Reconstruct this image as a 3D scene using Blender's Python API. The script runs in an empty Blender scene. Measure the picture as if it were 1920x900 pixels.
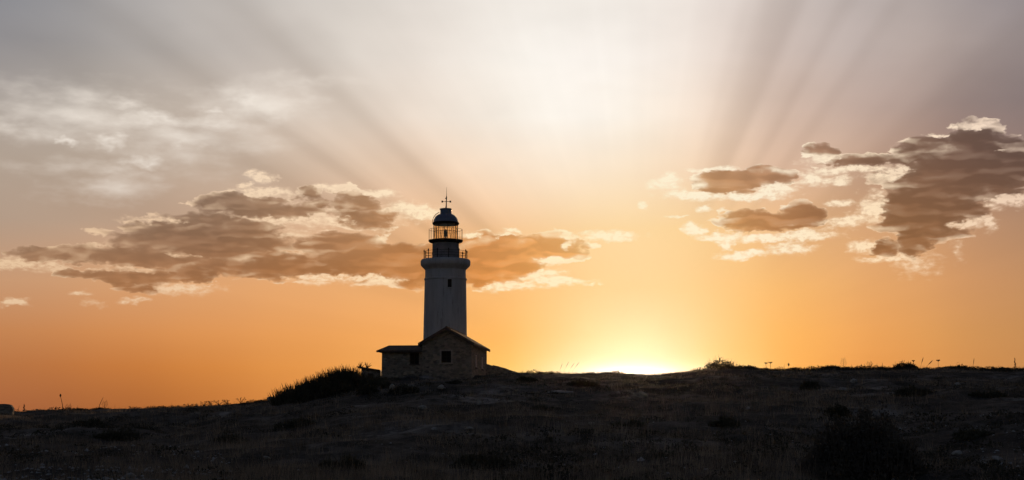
import bpy, math, random
import numpy as np
from math import radians as R, degrees as DG, sin, cos, tan, pi

# ---------------------------------------------------------------- camera
SC = bpy.context.scene
COL = SC.collection
F = 2667.0                       # focal length in photo pixels (1920 wide): a 50 mm lens
PITCH = math.atan((790 - 450) / F)
EYE = 1.6
cd = bpy.data.cameras.new('camera')
cd.sensor_width = 36.0
cd.lens = 36.0 * F / 1920.0
cd.clip_start = 0.1
cd.clip_end = 20000
cam = bpy.data.objects.new('camera', cd)
COL.objects.link(cam)
cam.location = (0, 0, EYE)
cam.rotation_euler = (pi / 2 + PITCH, 0, 0)
SC.camera = cam
SC.render.resolution_x, SC.render.resolution_y = 1024, 480
SC.view_settings.view_transform = 'Standard'
SC.view_settings.look = 'None'
SC.view_settings.exposure = 0
SC.view_settings.gamma = 1
SC.cycles.use_denoising = True
SC.cycles.max_bounces = 5
SC.cycles.transparent_max_bounces = 12
SC.cycles.sample_clamp_indirect = 4


def ray(u, v):
    dx, dz = u - 960.0, 450.0 - v
    return np.array([dx, F * cos(PITCH) - dz * sin(PITCH), F * sin(PITCH) + dz * cos(PITCH)])


def at(u, v, Y):
    d = ray(u, v)
    t = Y / d[1]
    return (d[0] * t, Y, EYE + d[2] * t)


def azel(u, v):
    d = ray(u, v)
    d = d / np.linalg.norm(d)
    return DG(math.atan2(d[0], d[1])), DG(math.asin(d[2]))


SUN_U, SUN_V = 1197, 692
SUN_AZ, SUN_EL = azel(SUN_U, SUN_V)

# ---------------------------------------------------------------- world


def lin(c):
    return tuple(((x / 255.0) / 12.92 if x / 255.0 <= .04045 else ((x / 255.0 + .055) / 1.055) ** 2.4) for x in c)


world = bpy.data.worlds.new('World')
SC.world = world
world.use_nodes = True
NT = world.node_tree
NT.nodes.clear()


class G:
    """tiny node-graph writer"""

    def __init__(s, nt):
        s.nt = nt

    def n(s, t, **k):
        o = s.nt.nodes.new(t)
        for a, b in k.items():
            setattr(o, a, b)
        return o

    def put(s, sock, val):
        if hasattr(val, 'links'):
            s.nt.links.new(val, sock)
        elif val is not None:
            if hasattr(sock.default_value, '__len__') and not hasattr(val, '__len__'):
                val = (val,) * len(sock.default_value)
            if hasattr(val, '__len__') and len(sock.default_value) == 4 and len(val) == 3:
                val = tuple(val) + (1,)
            sock.default_value = val

    def m(s, op, a, b=None, c=None, clamp=False):
        o = s.n('ShaderNodeMath', operation=op, use_clamp=clamp)
        s.put(o.inputs[0], a)
        s.put(o.inputs[1], b)
        s.put(o.inputs[2], c)
        return o.outputs[0]

    def v(s, op, a, b=None, c=None):
        o = s.n('ShaderNodeVectorMath', operation=op)
        s.put(o.inputs[0], a)
        if b is not None:
            s.put(o.inputs[3] if op == 'SCALE' else o.inputs[1], b)
        if c is not None:
            s.put(o.inputs[2], c)
        return o.outputs[1] if op in ('LENGTH', 'DOT_PRODUCT', 'DISTANCE') else o.outputs[0]

    def xyz(s, x, y, z=0.0):
        o = s.n('ShaderNodeCombineXYZ')
        for i, q in enumerate((x, y, z)):
            s.put(o.inputs[i], q)
        return o.outputs[0]

    def mr(s, x, a, b, c=0.0, d=1.0, smooth=True):
        o = s.n('ShaderNodeMapRange', interpolation_type='SMOOTHSTEP' if smooth else 'LINEAR')
        for i, q in enumerate((x, a, b, c, d)):
            s.put(o.inputs[i], q)
        return o.outputs[0]

    def ramp(s, x, stops, mode='EASE', lo=0.0, hi=1.0):
        """stops: (position in lo..hi, rgb linear)"""
        if (lo, hi) != (0.0, 1.0):
            x = s.mr(x, lo, hi, smooth=False)
        o = s.n('ShaderNodeValToRGB')
        o.color_ramp.interpolation = mode
        e = o.color_ramp.elements
        while len(e) < len(stops):
            e.new(0.5)
        for i, (p, c) in enumerate(sorted(stops, key=lambda q: q[0])):
            e[i].position = min(1, max(0, (p - lo) / (hi - lo)))
            e[i].color = tuple(c) + (1,) if hasattr(c, '__len__') else (c, c, c, 1)
        s.put(o.inputs[0], x)
        return o.outputs[0]

    def mix(s, f, a, b, blend='MIX'):
        o = s.n('ShaderNodeMix', data_type='RGBA', blend_type=blend)
        o.clamp_result = False
        s.put(o.inputs[0], f)
        s.put(o.inputs[6], a)
        s.put(o.inputs[7], b)
        return o.outputs[2]

    def noise(s, vec, scale, detail=3.0, rough=0.5, out=0, lac=2.0, dim='3D'):
        o = s.n('ShaderNodeTexNoise', noise_dimensions=dim)
        s.put(o.inputs['Vector'], vec)
        s.put(o.inputs['Scale'], scale)
        s.put(o.inputs['Detail'], detail)
        s.put(o.inputs['Roughness'], rough)
        s.put(o.inputs['Lacunarity'], lac)
        return o.outputs[out]


g = G(NT)
dirv = g.n('ShaderNodeTexCoord').outputs['Generated']
sep = g.n('ShaderNodeSeparateXYZ')
g.put(sep.inputs[0], dirv)
DX, DY, DZ = sep.outputs
AZ = g.m('MULTIPLY', g.m('ARCTAN2', DX, DY), 180 / pi)
EL = g.m('MULTIPLY', g.m('ARCSINE', DZ), 180 / pi)

# colour of the clear sky measured on a grid of azimuths and elevations (8 bit values)
US = [0, 160, 320, 480, 640, 800, 960, 1080, 1200, 1320, 1440, 1600, 1760, 1920]
SKY = {
    -260: [(118, 122, 134), (128, 130, 138), (140, 139, 142), (155, 151, 150), (170, 165, 162), (186, 180, 175), (198, 192, 187), (202, 196, 191), (200, 193, 188), (192, 184, 180), (180, 172, 170), (158, 151, 152), (136, 131, 138), (120, 117, 128)],
    0:    [(140, 141, 146), (166, 163, 163), (188, 182, 178), (204, 197, 191), (214, 206, 198), (226, 218, 210), (240, 233, 225), (245, 238, 230), (243, 235, 227), (233, 222, 214), (212, 199, 192), (190, 178, 173), (172, 161, 157), (157, 148, 149)],
    110:  [(150, 145, 145), (160, 154, 151), (178, 170, 164), (203, 193, 185), (222, 212, 202), (233, 223, 213), (247, 240, 231), (252, 245, 237), (249, 240, 231), (236, 222, 211), (208, 190, 180), (190, 174, 167), (172, 155, 148), (154, 140, 137)],
    220:  [(180, 168, 157), (184, 172, 160), (198, 183, 169), (210, 195, 181), (222, 206, 191), (236, 221, 206), (252, 242, 229), (255, 247, 236), (252, 240, 225), (242, 221, 202), (216, 190, 172), (194, 168, 154), (164, 142, 134), (138, 122, 120)],
    320:  [(176, 158, 142), (180, 161, 144), (188, 167, 149), (202, 178, 157), (220, 192, 167), (238, 208, 180), (250, 226, 200), (253, 232, 206), (252, 228, 198), (240, 208, 176), (222, 186, 158), (204, 168, 142), (182, 146, 126), (158, 128, 114)],
    430:  [(180, 154, 133), (187, 157, 133), (197, 163, 136), (210, 171, 138), (224, 180, 142), (238, 188, 140), (246, 200, 150), (251, 212, 158), (253, 216, 160), (248, 206, 148), (240, 190, 136), (226, 174, 126), (206, 157, 116), (186, 142, 108)],
    540:  [(203, 152, 112), (211, 156, 111), (219, 160, 110), (228, 165, 109), (236, 172, 112), (244, 180, 116), (252, 192, 122), (255, 207, 142), (255, 213, 152), (254, 206, 140), (250, 190, 116), (238, 174, 108), (220, 158, 102), (200, 145, 98)],
    630:  [(196, 130, 80), (206, 136, 80), (217, 144, 82), (227, 153, 86), (236, 162, 90), (246, 173, 97), (254, 189, 106), (255, 214, 148), (254, 222, 168), (255, 209, 142), (255, 188, 104), (242, 168, 92), (220, 154, 88), (200, 142, 86)],
    690:  [(182, 114, 66), (192, 118, 62), (204, 127, 62), (220, 142, 70), (234, 157, 80), (246, 174, 92), (255, 196, 106), (255, 224, 164), (255, 232, 190), (255, 214, 144), (255, 186, 100), (238, 160, 82), (218, 148, 80), (200, 138, 80)],
    765:  [(168, 100, 60), (170, 101, 55), (182, 108, 52), (204, 126, 60), (222, 142, 68), (240, 162, 80), (252, 186, 96), (255, 210, 126), (255, 222, 150), (255, 200, 110), (248, 176, 90), (228, 152, 76), (208, 140, 74), (190, 130, 74)],
}
vs = sorted(SKY)
tab = np.array([[SKY[v][i] for i in range(len(US))] for v in vs], float)


def grid_colour(a, e):
    """photo-grid colour in direction (azimuth, elevation)"""
    d = np.array([sin(R(a)) * cos(R(e)), cos(R(a)) * cos(R(e)), sin(R(e))])
    zc = d[1] * cos(PITCH) + d[2] * sin(PITCH)
    u = 960 + F * d[0] / zc
    v = 450 - F * (d[2] * cos(PITCH) - d[1] * sin(PITCH)) / zc
    u = min(max(u, US[0]), US[-1])
    v = min(max(v, vs[0]), vs[-1])
    j = min(max(np.searchsorted(vs, v) - 1, 0), len(vs) - 2)
    i = min(max(np.searchsorted(US, u) - 1, 0), len(US) - 2)
    fy = (v - vs[j]) / (vs[j + 1] - vs[j])
    fx = (u - US[i]) / (US[i + 1] - US[i])
    c = (tab[j, i] * (1 - fx) + tab[j, i + 1] * fx) * (1 - fy) + (tab[j + 1, i] * (1 - fx) + tab[j + 1, i + 1] * fx) * fy
    return lin(c)


rows = [azel(960, v)[1] for v in vs][::-1]           # rising elevation
acc = None
for k, e in enumerate(rows):
    stops = [(azel(u, 450)[0], grid_colour(azel(u, 450)[0], e)) for u in US]
    c = g.ramp(AZ, stops, 'CARDINAL', -24, 24)
    if acc is None:
        acc = c
    else:
        acc = g.mix(g.mr(EL, rows[k - 1], e, smooth=False), acc, c)
SKYCOL = acc

# low warm glow right round the sun
sund = np.array([sin(R(SUN_AZ)) * cos(R(SUN_EL)), cos(R(SUN_AZ)) * cos(R(SUN_EL)), sin(R(SUN_EL))])
sr = np.array([cos(R(SUN_AZ)), -sin(R(SUN_AZ)), 0.0])
su = np.cross(sr, sund)
sx = g.v('DOT_PRODUCT', dirv, tuple(sr))
sz = g.v('DOT_PRODUCT', dirv, tuple(su))
sy = g.v('DOT_PRODUCT', dirv, tuple(sund))
elr = g.v('LENGTH', g.xyz(g.m('MULTIPLY', g.m('ADD', sx, R(.22)), 180 / pi / 2.5), g.m('MULTIPLY', g.m('ADD', sz, R(.18)), 180 / pi / 0.40)))
core = g.m('EXPONENT', g.m('MULTIPLY', g.m('POWER', elr, 1.5), -1.6))
SKYCOL = g.mix(1.0, SKYCOL, g.v('SCALE', g.xyz(.6, .75, .9), core), 'ADD')

# crepuscular rays: strength by angle round the sun, fading in with distance from it
ang = g.m('MULTIPLY', g.m('ARCTAN2', sz, sx), 180 / pi)
rad = g.m('MULTIPLY', g.m('ARCCOSINE', g.m('MINIMUM', sy, 1.0)), 180 / pi)
angn = g.m('ADD', ang, g.m('MULTIPLY', g.m('SUBTRACT', g.noise(g.xyz(g.m('MULTIPLY', ang, .05), g.m('MULTIPLY', rad, .05)), 3.0, 2.0), .5), 1.6))
RAYS = [(0, .5), (24, .47), (33, .44), (38, .38), (41, .40), (45, .50), (49, .54), (52, .52), (54, .47), (56, .53), (58, .53), (60, .46), (62, .51),
        (63.8, .52), (66.4, .40), (68.6, .40), (72, .48), (75, .52), (83, .51), (88, .50), (93, .50), (99, .49), (106, .50), (114, .49), (118, .48), (126, .50), (131, .51), (134.2, .46),
        (137.2, .34), (140.0, .43), (142.4, .50), (144, .46), (145.8, .38), (148, .48), (149.8, .44), (151.4, .37), (153.5, .46), (156, .51), (159, .47), (162, .43), (166, .51), (171, .5), (180, .5)]
rayv = g.ramp(angn, [(a, v) for a, v in RAYS[:32]], 'EASE', 0, 180)
rayv2 = g.ramp(angn, [(a, v) for a, v in RAYS[31:]], 'EASE', 0, 180)
rsel = g.m('GREATER_THAN', angn, RAYS[31][0])
rayv = g.mix(rsel, rayv, rayv2)
fine = g.noise(g.xyz(g.m('MULTIPLY', ang, .11), g.m('MULTIPLY', rad, .012)), 3.0, 2.0, .5)
rayv = g.m('ADD', g.m('SUBTRACT', rayv, .5), g.m('MULTIPLY', g.m('SUBTRACT', fine, .5), .045))
rayfade = g.m('MULTIPLY', g.mr(rad, 5.5, 9.5), g.mr(rad, 15, 30, 1.0, .35))
raymul = g.m('ADD', 1.0, g.m('MULTIPLY', g.m('MULTIPLY', rayv, rayfade), 1.12))
SKYCOL = g.v('MULTIPLY', SKYCOL, g.xyz(raymul, g.m('POWER', raymul, 1.10), g.m('POWER', raymul, 1.18)))

# -------- clouds
P0 = g.xyz(AZ, EL, 0.0)


def warp(p, scale, amp, detail, seed, sy=1.0):
    q = g.v('MULTIPLY_ADD', p, (scale, scale * sy, 0), (seed, seed * .7, 0))
    c = g.noise(q, 1.0, detail, .6, out=1, dim='2D')
    return g.v('MULTIPLY_ADD', g.v('SUBTRACT', c, (.5, .5, .5)), (amp * 1.25, amp * .55, 0), p)


PW = warp(P0, .9, .95, 3.0, 3.1, 1.7)
PW = warp(PW, 3.4, .22, 3.0, 7.7, 1.5)


def blobs(p, lst):
    f = None
    for b in lst:
        u, v, a, h = b[:4]
        s = b[4] if len(b) > 4 else 1.0
        ca, ce = azel(u, v)
        ra, rh = a / 46.0, h / 46.0
        q = g.v('MULTIPLY_ADD', p, (1 / ra, 1 / rh, 0), (-ca / ra, -ce / rh, 0))
        l = g.v('LENGTH', q)
        w = g.m('MULTIPLY_ADD', l, -s, s)
        f = w if f is None else g.m('MAXIMUM', f, w)
    return f


DARK = [(455, 387, 100, 26, 1.5), (535, 396, 95, 16, 1.3), (395, 415, 95, 20, .8), (580, 364, 30, 14), (605, 384, 22, 10, .8), (672, 376, 50, 24, 1.1), (680, 408, 76, 22, 1.1),
        (380, 450, 190, 40, 1.45), (460, 438, 90, 32, 1.2), (255, 478, 150, 22, 1.3), (110, 480, 100, 14, .9), (520, 500, 175, 26, 1.3), (362, 512, 56, 20, 1.3), (258, 520, 80, 20, 1.2),
        (132, 512, 34, 12, .8), (180, 514, 50, 11, .7), (275, 542, 66, 11, .8), (635, 458, 100, 26, 1.3), (705, 488, 150, 40, 1.9), (800, 500, 95, 44, 1.9), (630, 506, 140, 20, .9),
        (925, 485, 115, 50, 1.9), (1018, 465, 90, 32, 1.7), (895, 515, 70, 24), (490, 333, 13, 5, .5),
        (1370, 340, 80, 24, 1.5), (1432, 330, 62, 20, 1.4), (1345, 352, 50, 14), (1538, 282, 40, 11, .9), (1612, 300, 90, 14, 1.3), (1800, 325, 150, 62, 2.0), (1826, 265, 62, 38, 1.5), (1740, 278, 66, 24, 1.1), (1850, 300, 90, 50, 1.6),
        (1735, 392, 105, 60, 1.9), (1712, 440, 38, 50, 1.5), (1885, 312, 74, 50, 1.6), (1655, 465, 32, 18, 1.2), (1436, 413, 108, 22, 1.5), (1502, 404, 46, 28, 1.6),
        (1306, 427, 20, 10, .7), (1805, 395, 56, 18, 1.0), (1892, 358, 44, 13, .8), (1730, 465, 14, 16, .6), (1700, 300, 60, 16, .9)]
LITE = [(490, 331, 30, 14, 1.1), (458, 349, 20, 7, .9), (500, 362, 74, 11, .8), (618, 353, 50, 11, .8), (705, 362, 46, 12), (770, 392, 66, 16, .9), (800, 400, 50, 18, 1.0), (640, 412, 150, 16, .55),
        (888, 440, 24, 9, .9), (940, 442, 18, 8, .8), (955, 433, 16, 7, .8), (1062, 458, 26, 20, 1.1), (1032, 486, 58, 12, 1.1), (1045, 527, 66, 11, 1.0), (960, 536, 90, 12, .8), (1010, 515, 60, 12, .9),
        (1142, 442, 60, 10, 1.0), (1110, 448, 22, 9, .7), (1207, 385, 9, 10, .8), (1105, 531, 14, 4, .6), (590, 521, 90, 12, .7), (700, 522, 100, 14, .8), (500, 410, 90, 12, .6), (30, 494, 60, 14, .8), (90, 500, 46, 9, .5),
        (28, 568, 28, 10, .9), (140, 551, 26, 6, .7), (248, 563, 32, 6, .6), (172, 567, 26, 7, .45), (300, 412, 70, 9, .6), (310, 478, 90, 9, .6), (330, 540, 90, 14, .7), (250, 507, 80, 9, .5), (560, 440, 60, 12, .4),
        (1248, 342, 34, 17, 1.1), (1300, 364, 78, 13, 1.1), (1400, 366, 100, 12, 1.0), (1340, 320, 56, 8, .8), (1452, 356, 60, 14, 1.0), (1522, 338, 38, 15, 1.1), (1600, 318, 94, 11, .9), (1685, 325, 60, 20, 1.1),
        (1572, 338, 30, 10, .9), (1576, 382, 26, 9, .7), (1320, 393, 22, 8, .8), (1266, 405, 18, 4, .6), (1300, 432, 20, 18, 1.0), (1350, 444, 60, 10, 1.0), (1362, 456, 20, 14, .9), (1394, 478, 56, 9, 1.0),
        (1436, 447, 66, 10, 1.0), (1484, 466, 56, 14, .8), (1515, 440, 74, 13, 1.0), (1592, 414, 48, 14, .8), (1640, 390, 36, 34, 1.0), (1622, 462, 38, 13, .9), (1672, 484, 60, 9, .8), (1790, 418, 80, 15, 1.0),
        (1850, 415, 20, 22, 1.0), (1832, 235, 32, 8, .9), (1787, 236, 11, 5, .9), (1758, 254, 26, 4, .8), (1872, 281, 26, 5, .8), (1890, 372, 50, 20, 1.1), (1790, 470, 12, 20, .3), (1720, 495, 40, 22, .4), (1560, 300, 60, 11, .7)]
# direction towards the sun in the plane of azimuth and elevation, for the relief of the clouds
tosun = g.v('NORMALIZE', g.v('SUBTRACT', (SUN_AZ, SUN_EL, 0), P0))
PF = warp(P0, .8, .45, 2.0, 13.1, 1.7)
fb = g.noise(g.v('MULTIPLY', PF, (1.3, 3.0, 0)), 1.0, 6.0, .56, dim='2D')
lo1 = g.noise(g.v('MULTIPLY', PF, (.46, 1.75, 0)), 1.0, 2.0, .5, dim='2D')
lo2 = g.noise(g.v('MULTIPLY', g.v('MULTIPLY_ADD', tosun, (.34, .34, 0), PF), (.46, 1.75, 0)), 1.0, 2.0, .5, dim='2D')
relief = g.m('SUBTRACT', lo1, lo2)                       # above zero where the cloud thins towards the sun
fb2 = g.noise(g.v('MULTIPLY_ADD', P0, (2.4, 5.2, 0), (11, 4, 0)), 1.0, 4.0, .56, dim='2D')
fb3 = g.noise(g.v('MULTIPLY_ADD', PF, (4.0, 8.0, 0), (3, 9, 0)), 1.0, 4.0, .55, dim='2D')
lown = g.noise(g.v('MULTIPLY_ADD', P0, (.7, 1.3, 0), (31, 5, 0)), 1.0, 2.0, .5, dim='2D')
DB = g.m('ADD', blobs(PW, DARK), g.m('MULTIPLY', g.m('SUBTRACT', lo1, .5), 1.2))
D = g.m('ADD', DB, g.m('ADD', g.m('MULTIPLY', g.m('SUBTRACT', fb, .5), .58), g.m('MULTIPLY', g.m('SUBTRACT', fb2, .5), .25)))
W = g.m('ADD', blobs(PW, LITE), g.m('MULTIPLY', g.m('SUBTRACT', fb2, .5), .9))
T1 = g.m('MAXIMUM', g.m('ADD', D, .06), 0.0)
T2 = g.m('MAXIMUM', g.m('MULTIPLY_ADD', D, .45, g.m('MULTIPLY_ADD', DB, .55, .01)), 0.0)
opac = g.m('SUBTRACT', 1.0, g.m('EXPONENT', g.m('MULTIPLY', T1, g.mr(lown, .38, .62, -12, -4))))
deep = g.m('SUBTRACT', 1.0, g.m('EXPONENT', g.m('MULTIPLY', T2, g.mr(lown, .35, .65, -5.0, -13))))
deep = g.m('SUBTRACT', deep, g.m('MULTIPLY', g.m('MULTIPLY', g.m('MAXIMUM', g.m('SUBTRACT', relief, .02), 0.0), g.mr(DB, .30, 1.0, 1.0, .10)), 3.0))
deep = g.m('SUBTRACT', deep, g.m('MULTIPLY', g.mr(g.m('SUBTRACT', W, g.m('MULTIPLY', DB, 1.0)), -.25, .35), .85))
deep = g.m('MINIMUM', g.m('MAXIMUM', deep, 0.0), 1.0)
wl = g.m('MULTIPLY', g.mr(W, -.12, .85), g.mr(fb3, .30, .62, .55, 1.1))
wl = g.m('MINIMUM', g.m('MULTIPLY', wl, 1.3), 1.0)
body = deep

edge = g.ramp(AZ, [(azel(u, 450)[0], lin(c)) for u, c in [(0, (232, 198, 160)), (300, (238, 202, 164)), (640, (252, 220, 180)), (900, (255, 234, 192)), (1100, (255, 238, 198)), (1400, (255, 240, 208)), (1640, (255, 226, 186)), (1920, (240, 206, 176))]], 'LINEAR', -24, 24)
edge = g.mix(g.mr(EL, azel(960, 500)[1], azel(960, 250)[1]), edge, g.mix(.25, edge, (1, .95, .88, 1)))
dk = g.ramp(AZ, [(azel(u, 450)[0], c) for u, c in [(0, (.62, .56, .50)), (400, (.46, .40, .36)), (700, (.55, .45, .35)), (900, (.72, .53, .34)), (1050, (.78, .58, .38)), (1350, (.60, .46, .34)), (1550, (.50, .40, .33)), (1680, (.42, .36, .31)), (1920, (.44, .39, .36))]], 'LINEAR', -24, 24)
darkcol = g.v('MULTIPLY', SKYCOL, dk)
darkcol = g.v('SCALE', darkcol, g.mr(g.m('ADD', g.m('MULTIPLY_ADD', fb, .35, g.m('MULTIPLY', lo1, .65)), g.m('MULTIPLY', relief, 1.2)), .34, .68, .94, 1.14))
rimcol = g.mix(g.mr(g.m('MULTIPLY_ADD', g.m('SUBTRACT', .5, lown), .25, relief), -.05, .06, .10, 1.0), SKYCOL, edge)
cloudc = g.mix(deep, rimcol, darkcol)
CL = g.mix(g.m('MULTIPLY', wl, .94), SKYCOL, edge)
CL = g.mix(g.m('MULTIPLY', opac, g.m('SUBTRACT', 1.0, g.m('MULTIPLY', wl, g.m('SUBTRACT', 1.0, deep)))), CL, cloudc)

# high soft cirrus in the upper left
PS = g.v('MULTIPLY', P0, (.55, 1.5, 0))
SOFT = [(140, 215, 220, 60, .55), (340, 255, 180, 50, .5), (480, 192, 120, 44, .8), (60, 240, 150, 26, .4), (270, 228, 180, 30, .5), (230, 320, 160, 22, .3), (470, 190, 70, 26, 1.0), (300, 225, 130, 22, .8), (400, 235, 90, 22, .6), (210, 262, 50, 20, .9), (120, 262, 18, 12, .8), (270, 304, 42, 16, .7), (235, 195, 60, 18, .6), (30, 225, 60, 26, .5), (400, 212, 30, 10, .6),
        (1150, 168, 90, 12, .4), (200, 350, 120, 26, .35), (560, 150, 80, 16, .35), (350, 268, 80, 22, .6)]
PC = warp(P0, .8, 1.4, 3.0, 21.3, 1.8)
fc = g.noise(g.v('MULTIPLY_ADD', P0, (.55, 1.6, 0), (5, 2, 0)), 1.0, 3.5, .5, dim='2D')
S = g.m('ADD', blobs(PC, SOFT), g.m('MULTIPLY', g.m('SUBTRACT', fc, .5), .9))
soft = g.m('MULTIPLY', g.mr(S, -.2, 1.1), .75)
CL = g.mix(g.m('MULTIPLY', soft, g.m('SUBTRACT', 1.0, body)), CL, lin((250, 240, 228)))
# broad uneven tone of the veil of high cloud
veil = g.noise(g.v('MULTIPLY', P0, (.14, .30, 0)), 1.0, 3.0, .5, dim='2D')
vm = g.m('MULTIPLY_ADD', g.m('MULTIPLY', g.m('SUBTRACT', veil, .5), g.mr(EL, 6, 12)), .22, 1.0)
CL = g.v('SCALE', CL, vm)

# away from the sunset side the light falls off to the dim dusk sky
fall = g.m('MULTIPLY', g.mr(g.m('ABSOLUTE', AZ), 22, 75, 1.0, 0.0), g.mr(EL, 18, 42, 1.0, 0.0))
nish = g.n('ShaderNodeTexSky', sky_type='NISHITA', sun_disc=False)
nish.sun_elevation = R(SUN_EL)
nish.sun_rotation = R(SUN_AZ)
nish.air_density = 1.0
nish.dust_density = 1.5
nish.altitude = 30
dim = g.v('MULTIPLY', nish.outputs[0], (.086, .088, .124))
FIN = g.mix(fall, dim, CL)
bg = g.n('ShaderNodeBackground')
g.put(bg.inputs[0], FIN)
bg.inputs[1].default_value = 1.0
wo = g.n('ShaderNodeOutputWorld')
NT.links.new(bg.outputs[0], wo.inputs[0])
world.cycles.sampling_method = 'MANUAL'
world.cycles.sample_map_resolution = 512

# ---------------------------------------------------------------- sun
sl = bpy.data.lights.new('sun', 'SUN')
sl.energy = 2.0
sl.angle = R(.5)
sl.color = (1.0, .62, .32)
so = bpy.data.objects.new('sun', sl)
COL.objects.link(so)
so.rotation_euler = (pi / 2 - R(SUN_EL), 0, pi - R(SUN_AZ))
#BUILD
# ---------------------------------------------------------------- helpers
rnd = random.Random(7)
nr = np.random.RandomState(11)


def hash2(ix, iy, seed):
    h = (ix.astype(np.int64) * 374761393 + iy.astype(np.int64) * 668265263 + seed * 1442695041) & 0xffffffff
    h = ((h ^ (h >> 13)) * 1274126177) & 0xffffffff
    return ((h ^ (h >> 16)) & 0xffff) / 65535.0


def vnoise(x, y, seed=0):
    x, y = np.asarray(x, float), np.asarray(y, float)
    ix, iy = np.floor(x), np.floor(y)
    fx, fy = x - ix, y - iy
    fx, fy = fx * fx * (3 - 2 * fx), fy * fy * (3 - 2 * fy)
    a, b = hash2(ix, iy, seed), hash2(ix + 1, iy, seed)
    c, d = hash2(ix, iy + 1, seed), hash2(ix + 1, iy + 1, seed)
    return (a * (1 - fx) + b * fx) * (1 - fy) + (c * (1 - fx) + d * fx) * fy - .5


# height of the hill crest as seen from the path, per compass direction
CREST = [(-300, 772), (0, 771), (45, 773), (100, 770), (142, 769), (200, 767), (300, 765), (350, 762.5), (400, 759), (450, 756), (500, 751), (560, 742), (640, 724), (700, 709), (760, 705), (900, 703),
         (965, 700.5), (1030, 701.5), (1130, 700.5), (1200, 702), (1240, 703.5), (1270, 701), (1300, 698), (1330, 694.5), (1400, 693), (1450, 694.5), (1520, 695.5), (1560, 694), (1640, 692), (1700, 693),
         (1750, 691), (1780, 689.5), (1830, 691), (1880, 693), (1920, 691), (2300, 688)]
CA = np.array([azel(u, 700)[0] for u, v in CREST])
CT = []
for u, v in CREST:
    d = ray(u, v)
    CT.append(d[2] / math.hypot(d[0], d[1]))
CT = np.array(CT)
RC, RN = 186.0, 40.0
TN = -(1.6 + .05) / RN


def ground(x, y):
    x, y = np.asarray(x, float), np.asarray(y, float)
    r = np.hypot(x, y)
    a = np.degrees(np.arctan2(x, y))
    T = np.interp(a, CA, CT)
    z = EYE + r * T + (TN - T) * ((RC - r) / (1 / RN - 1 / RC)) / RC     # a plain ramp up to the crest
    zc = EYE + RC * T
    past = np.clip(r - RC, 0, None)
    z = np.where(r > RC, zc - 6.5 * (1 - np.exp(-(past / 60.0) ** 1.5)), z)
    z = np.where(r > RC, np.where(past > 0, z, z), z)
    near = np.clip((r - 8) / 30.0, 0, 1)
    z = np.where(r < RN, -.02 + z * near * .6, z)
    side = np.clip((np.abs(a) - 24) / 40.0, 0, 1)
    z = z * (1 - side * side * (3 - 2 * side))
    far = np.clip((r - 260) / 800.0, 0, 1)
    z = z * (1 - far) - 1.0 * far
    # lumps and hollows
    k = np.clip((r - 15) / 40, .15, 1) * np.clip(1.25 - r / 900, .2, 1)
    kc = 1 - .55 * np.exp(-((r - RC) / 16.0) ** 2)
    z = z + k * kc * (.75 * vnoise(x / 14, y / 17, 1) + .60 * vnoise(x / 5.1, y / 6.3, 2) + .34 * vnoise(x / 1.9, y / 2.3, 3)) + k * .10 * vnoise(x / .7, y / .8, 4)
    return z


def gz(x, y):
    return float(ground(x, y))


def on_ground(u, v, rmin=30, rmax=186):
    """where the sight line through a photo pixel meets the slope"""
    d = ray(u, v)
    h = math.hypot(d[0], d[1])
    r = np.linspace(rmin, rmax, 1600)
    x, y, z = d[0] / h * r, d[1] / h * r, EYE + d[2] / h * r
    hit = np.where(ground(x, y) >= z)[0]
    i = hit[0] if len(hit) else len(r) - 1
    return x[i], y[i], float(ground(x[i], y[i]))


def on_crest(u, off=0.0):
    a = R(azel(u, 700)[0])
    r = RC + off
    x, y = r * sin(a), r * cos(a)
    return x, y, gz(x, y)


def tag(o, label=None, cat=None, group=None, kind=None):
    if label: o['label'] = label
    if cat: o['category'] = cat
    if group: o['group'] = group
    if kind: o['kind'] = kind
    return o


def empty(name, loc, rz=0.0):
    o = bpy.data.objects.new(name, None)
    COL.objects.link(o)
    o.location = loc
    o.rotation_euler = (0, 0, rz)
    o.empty_display_size = .5
    return o


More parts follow.
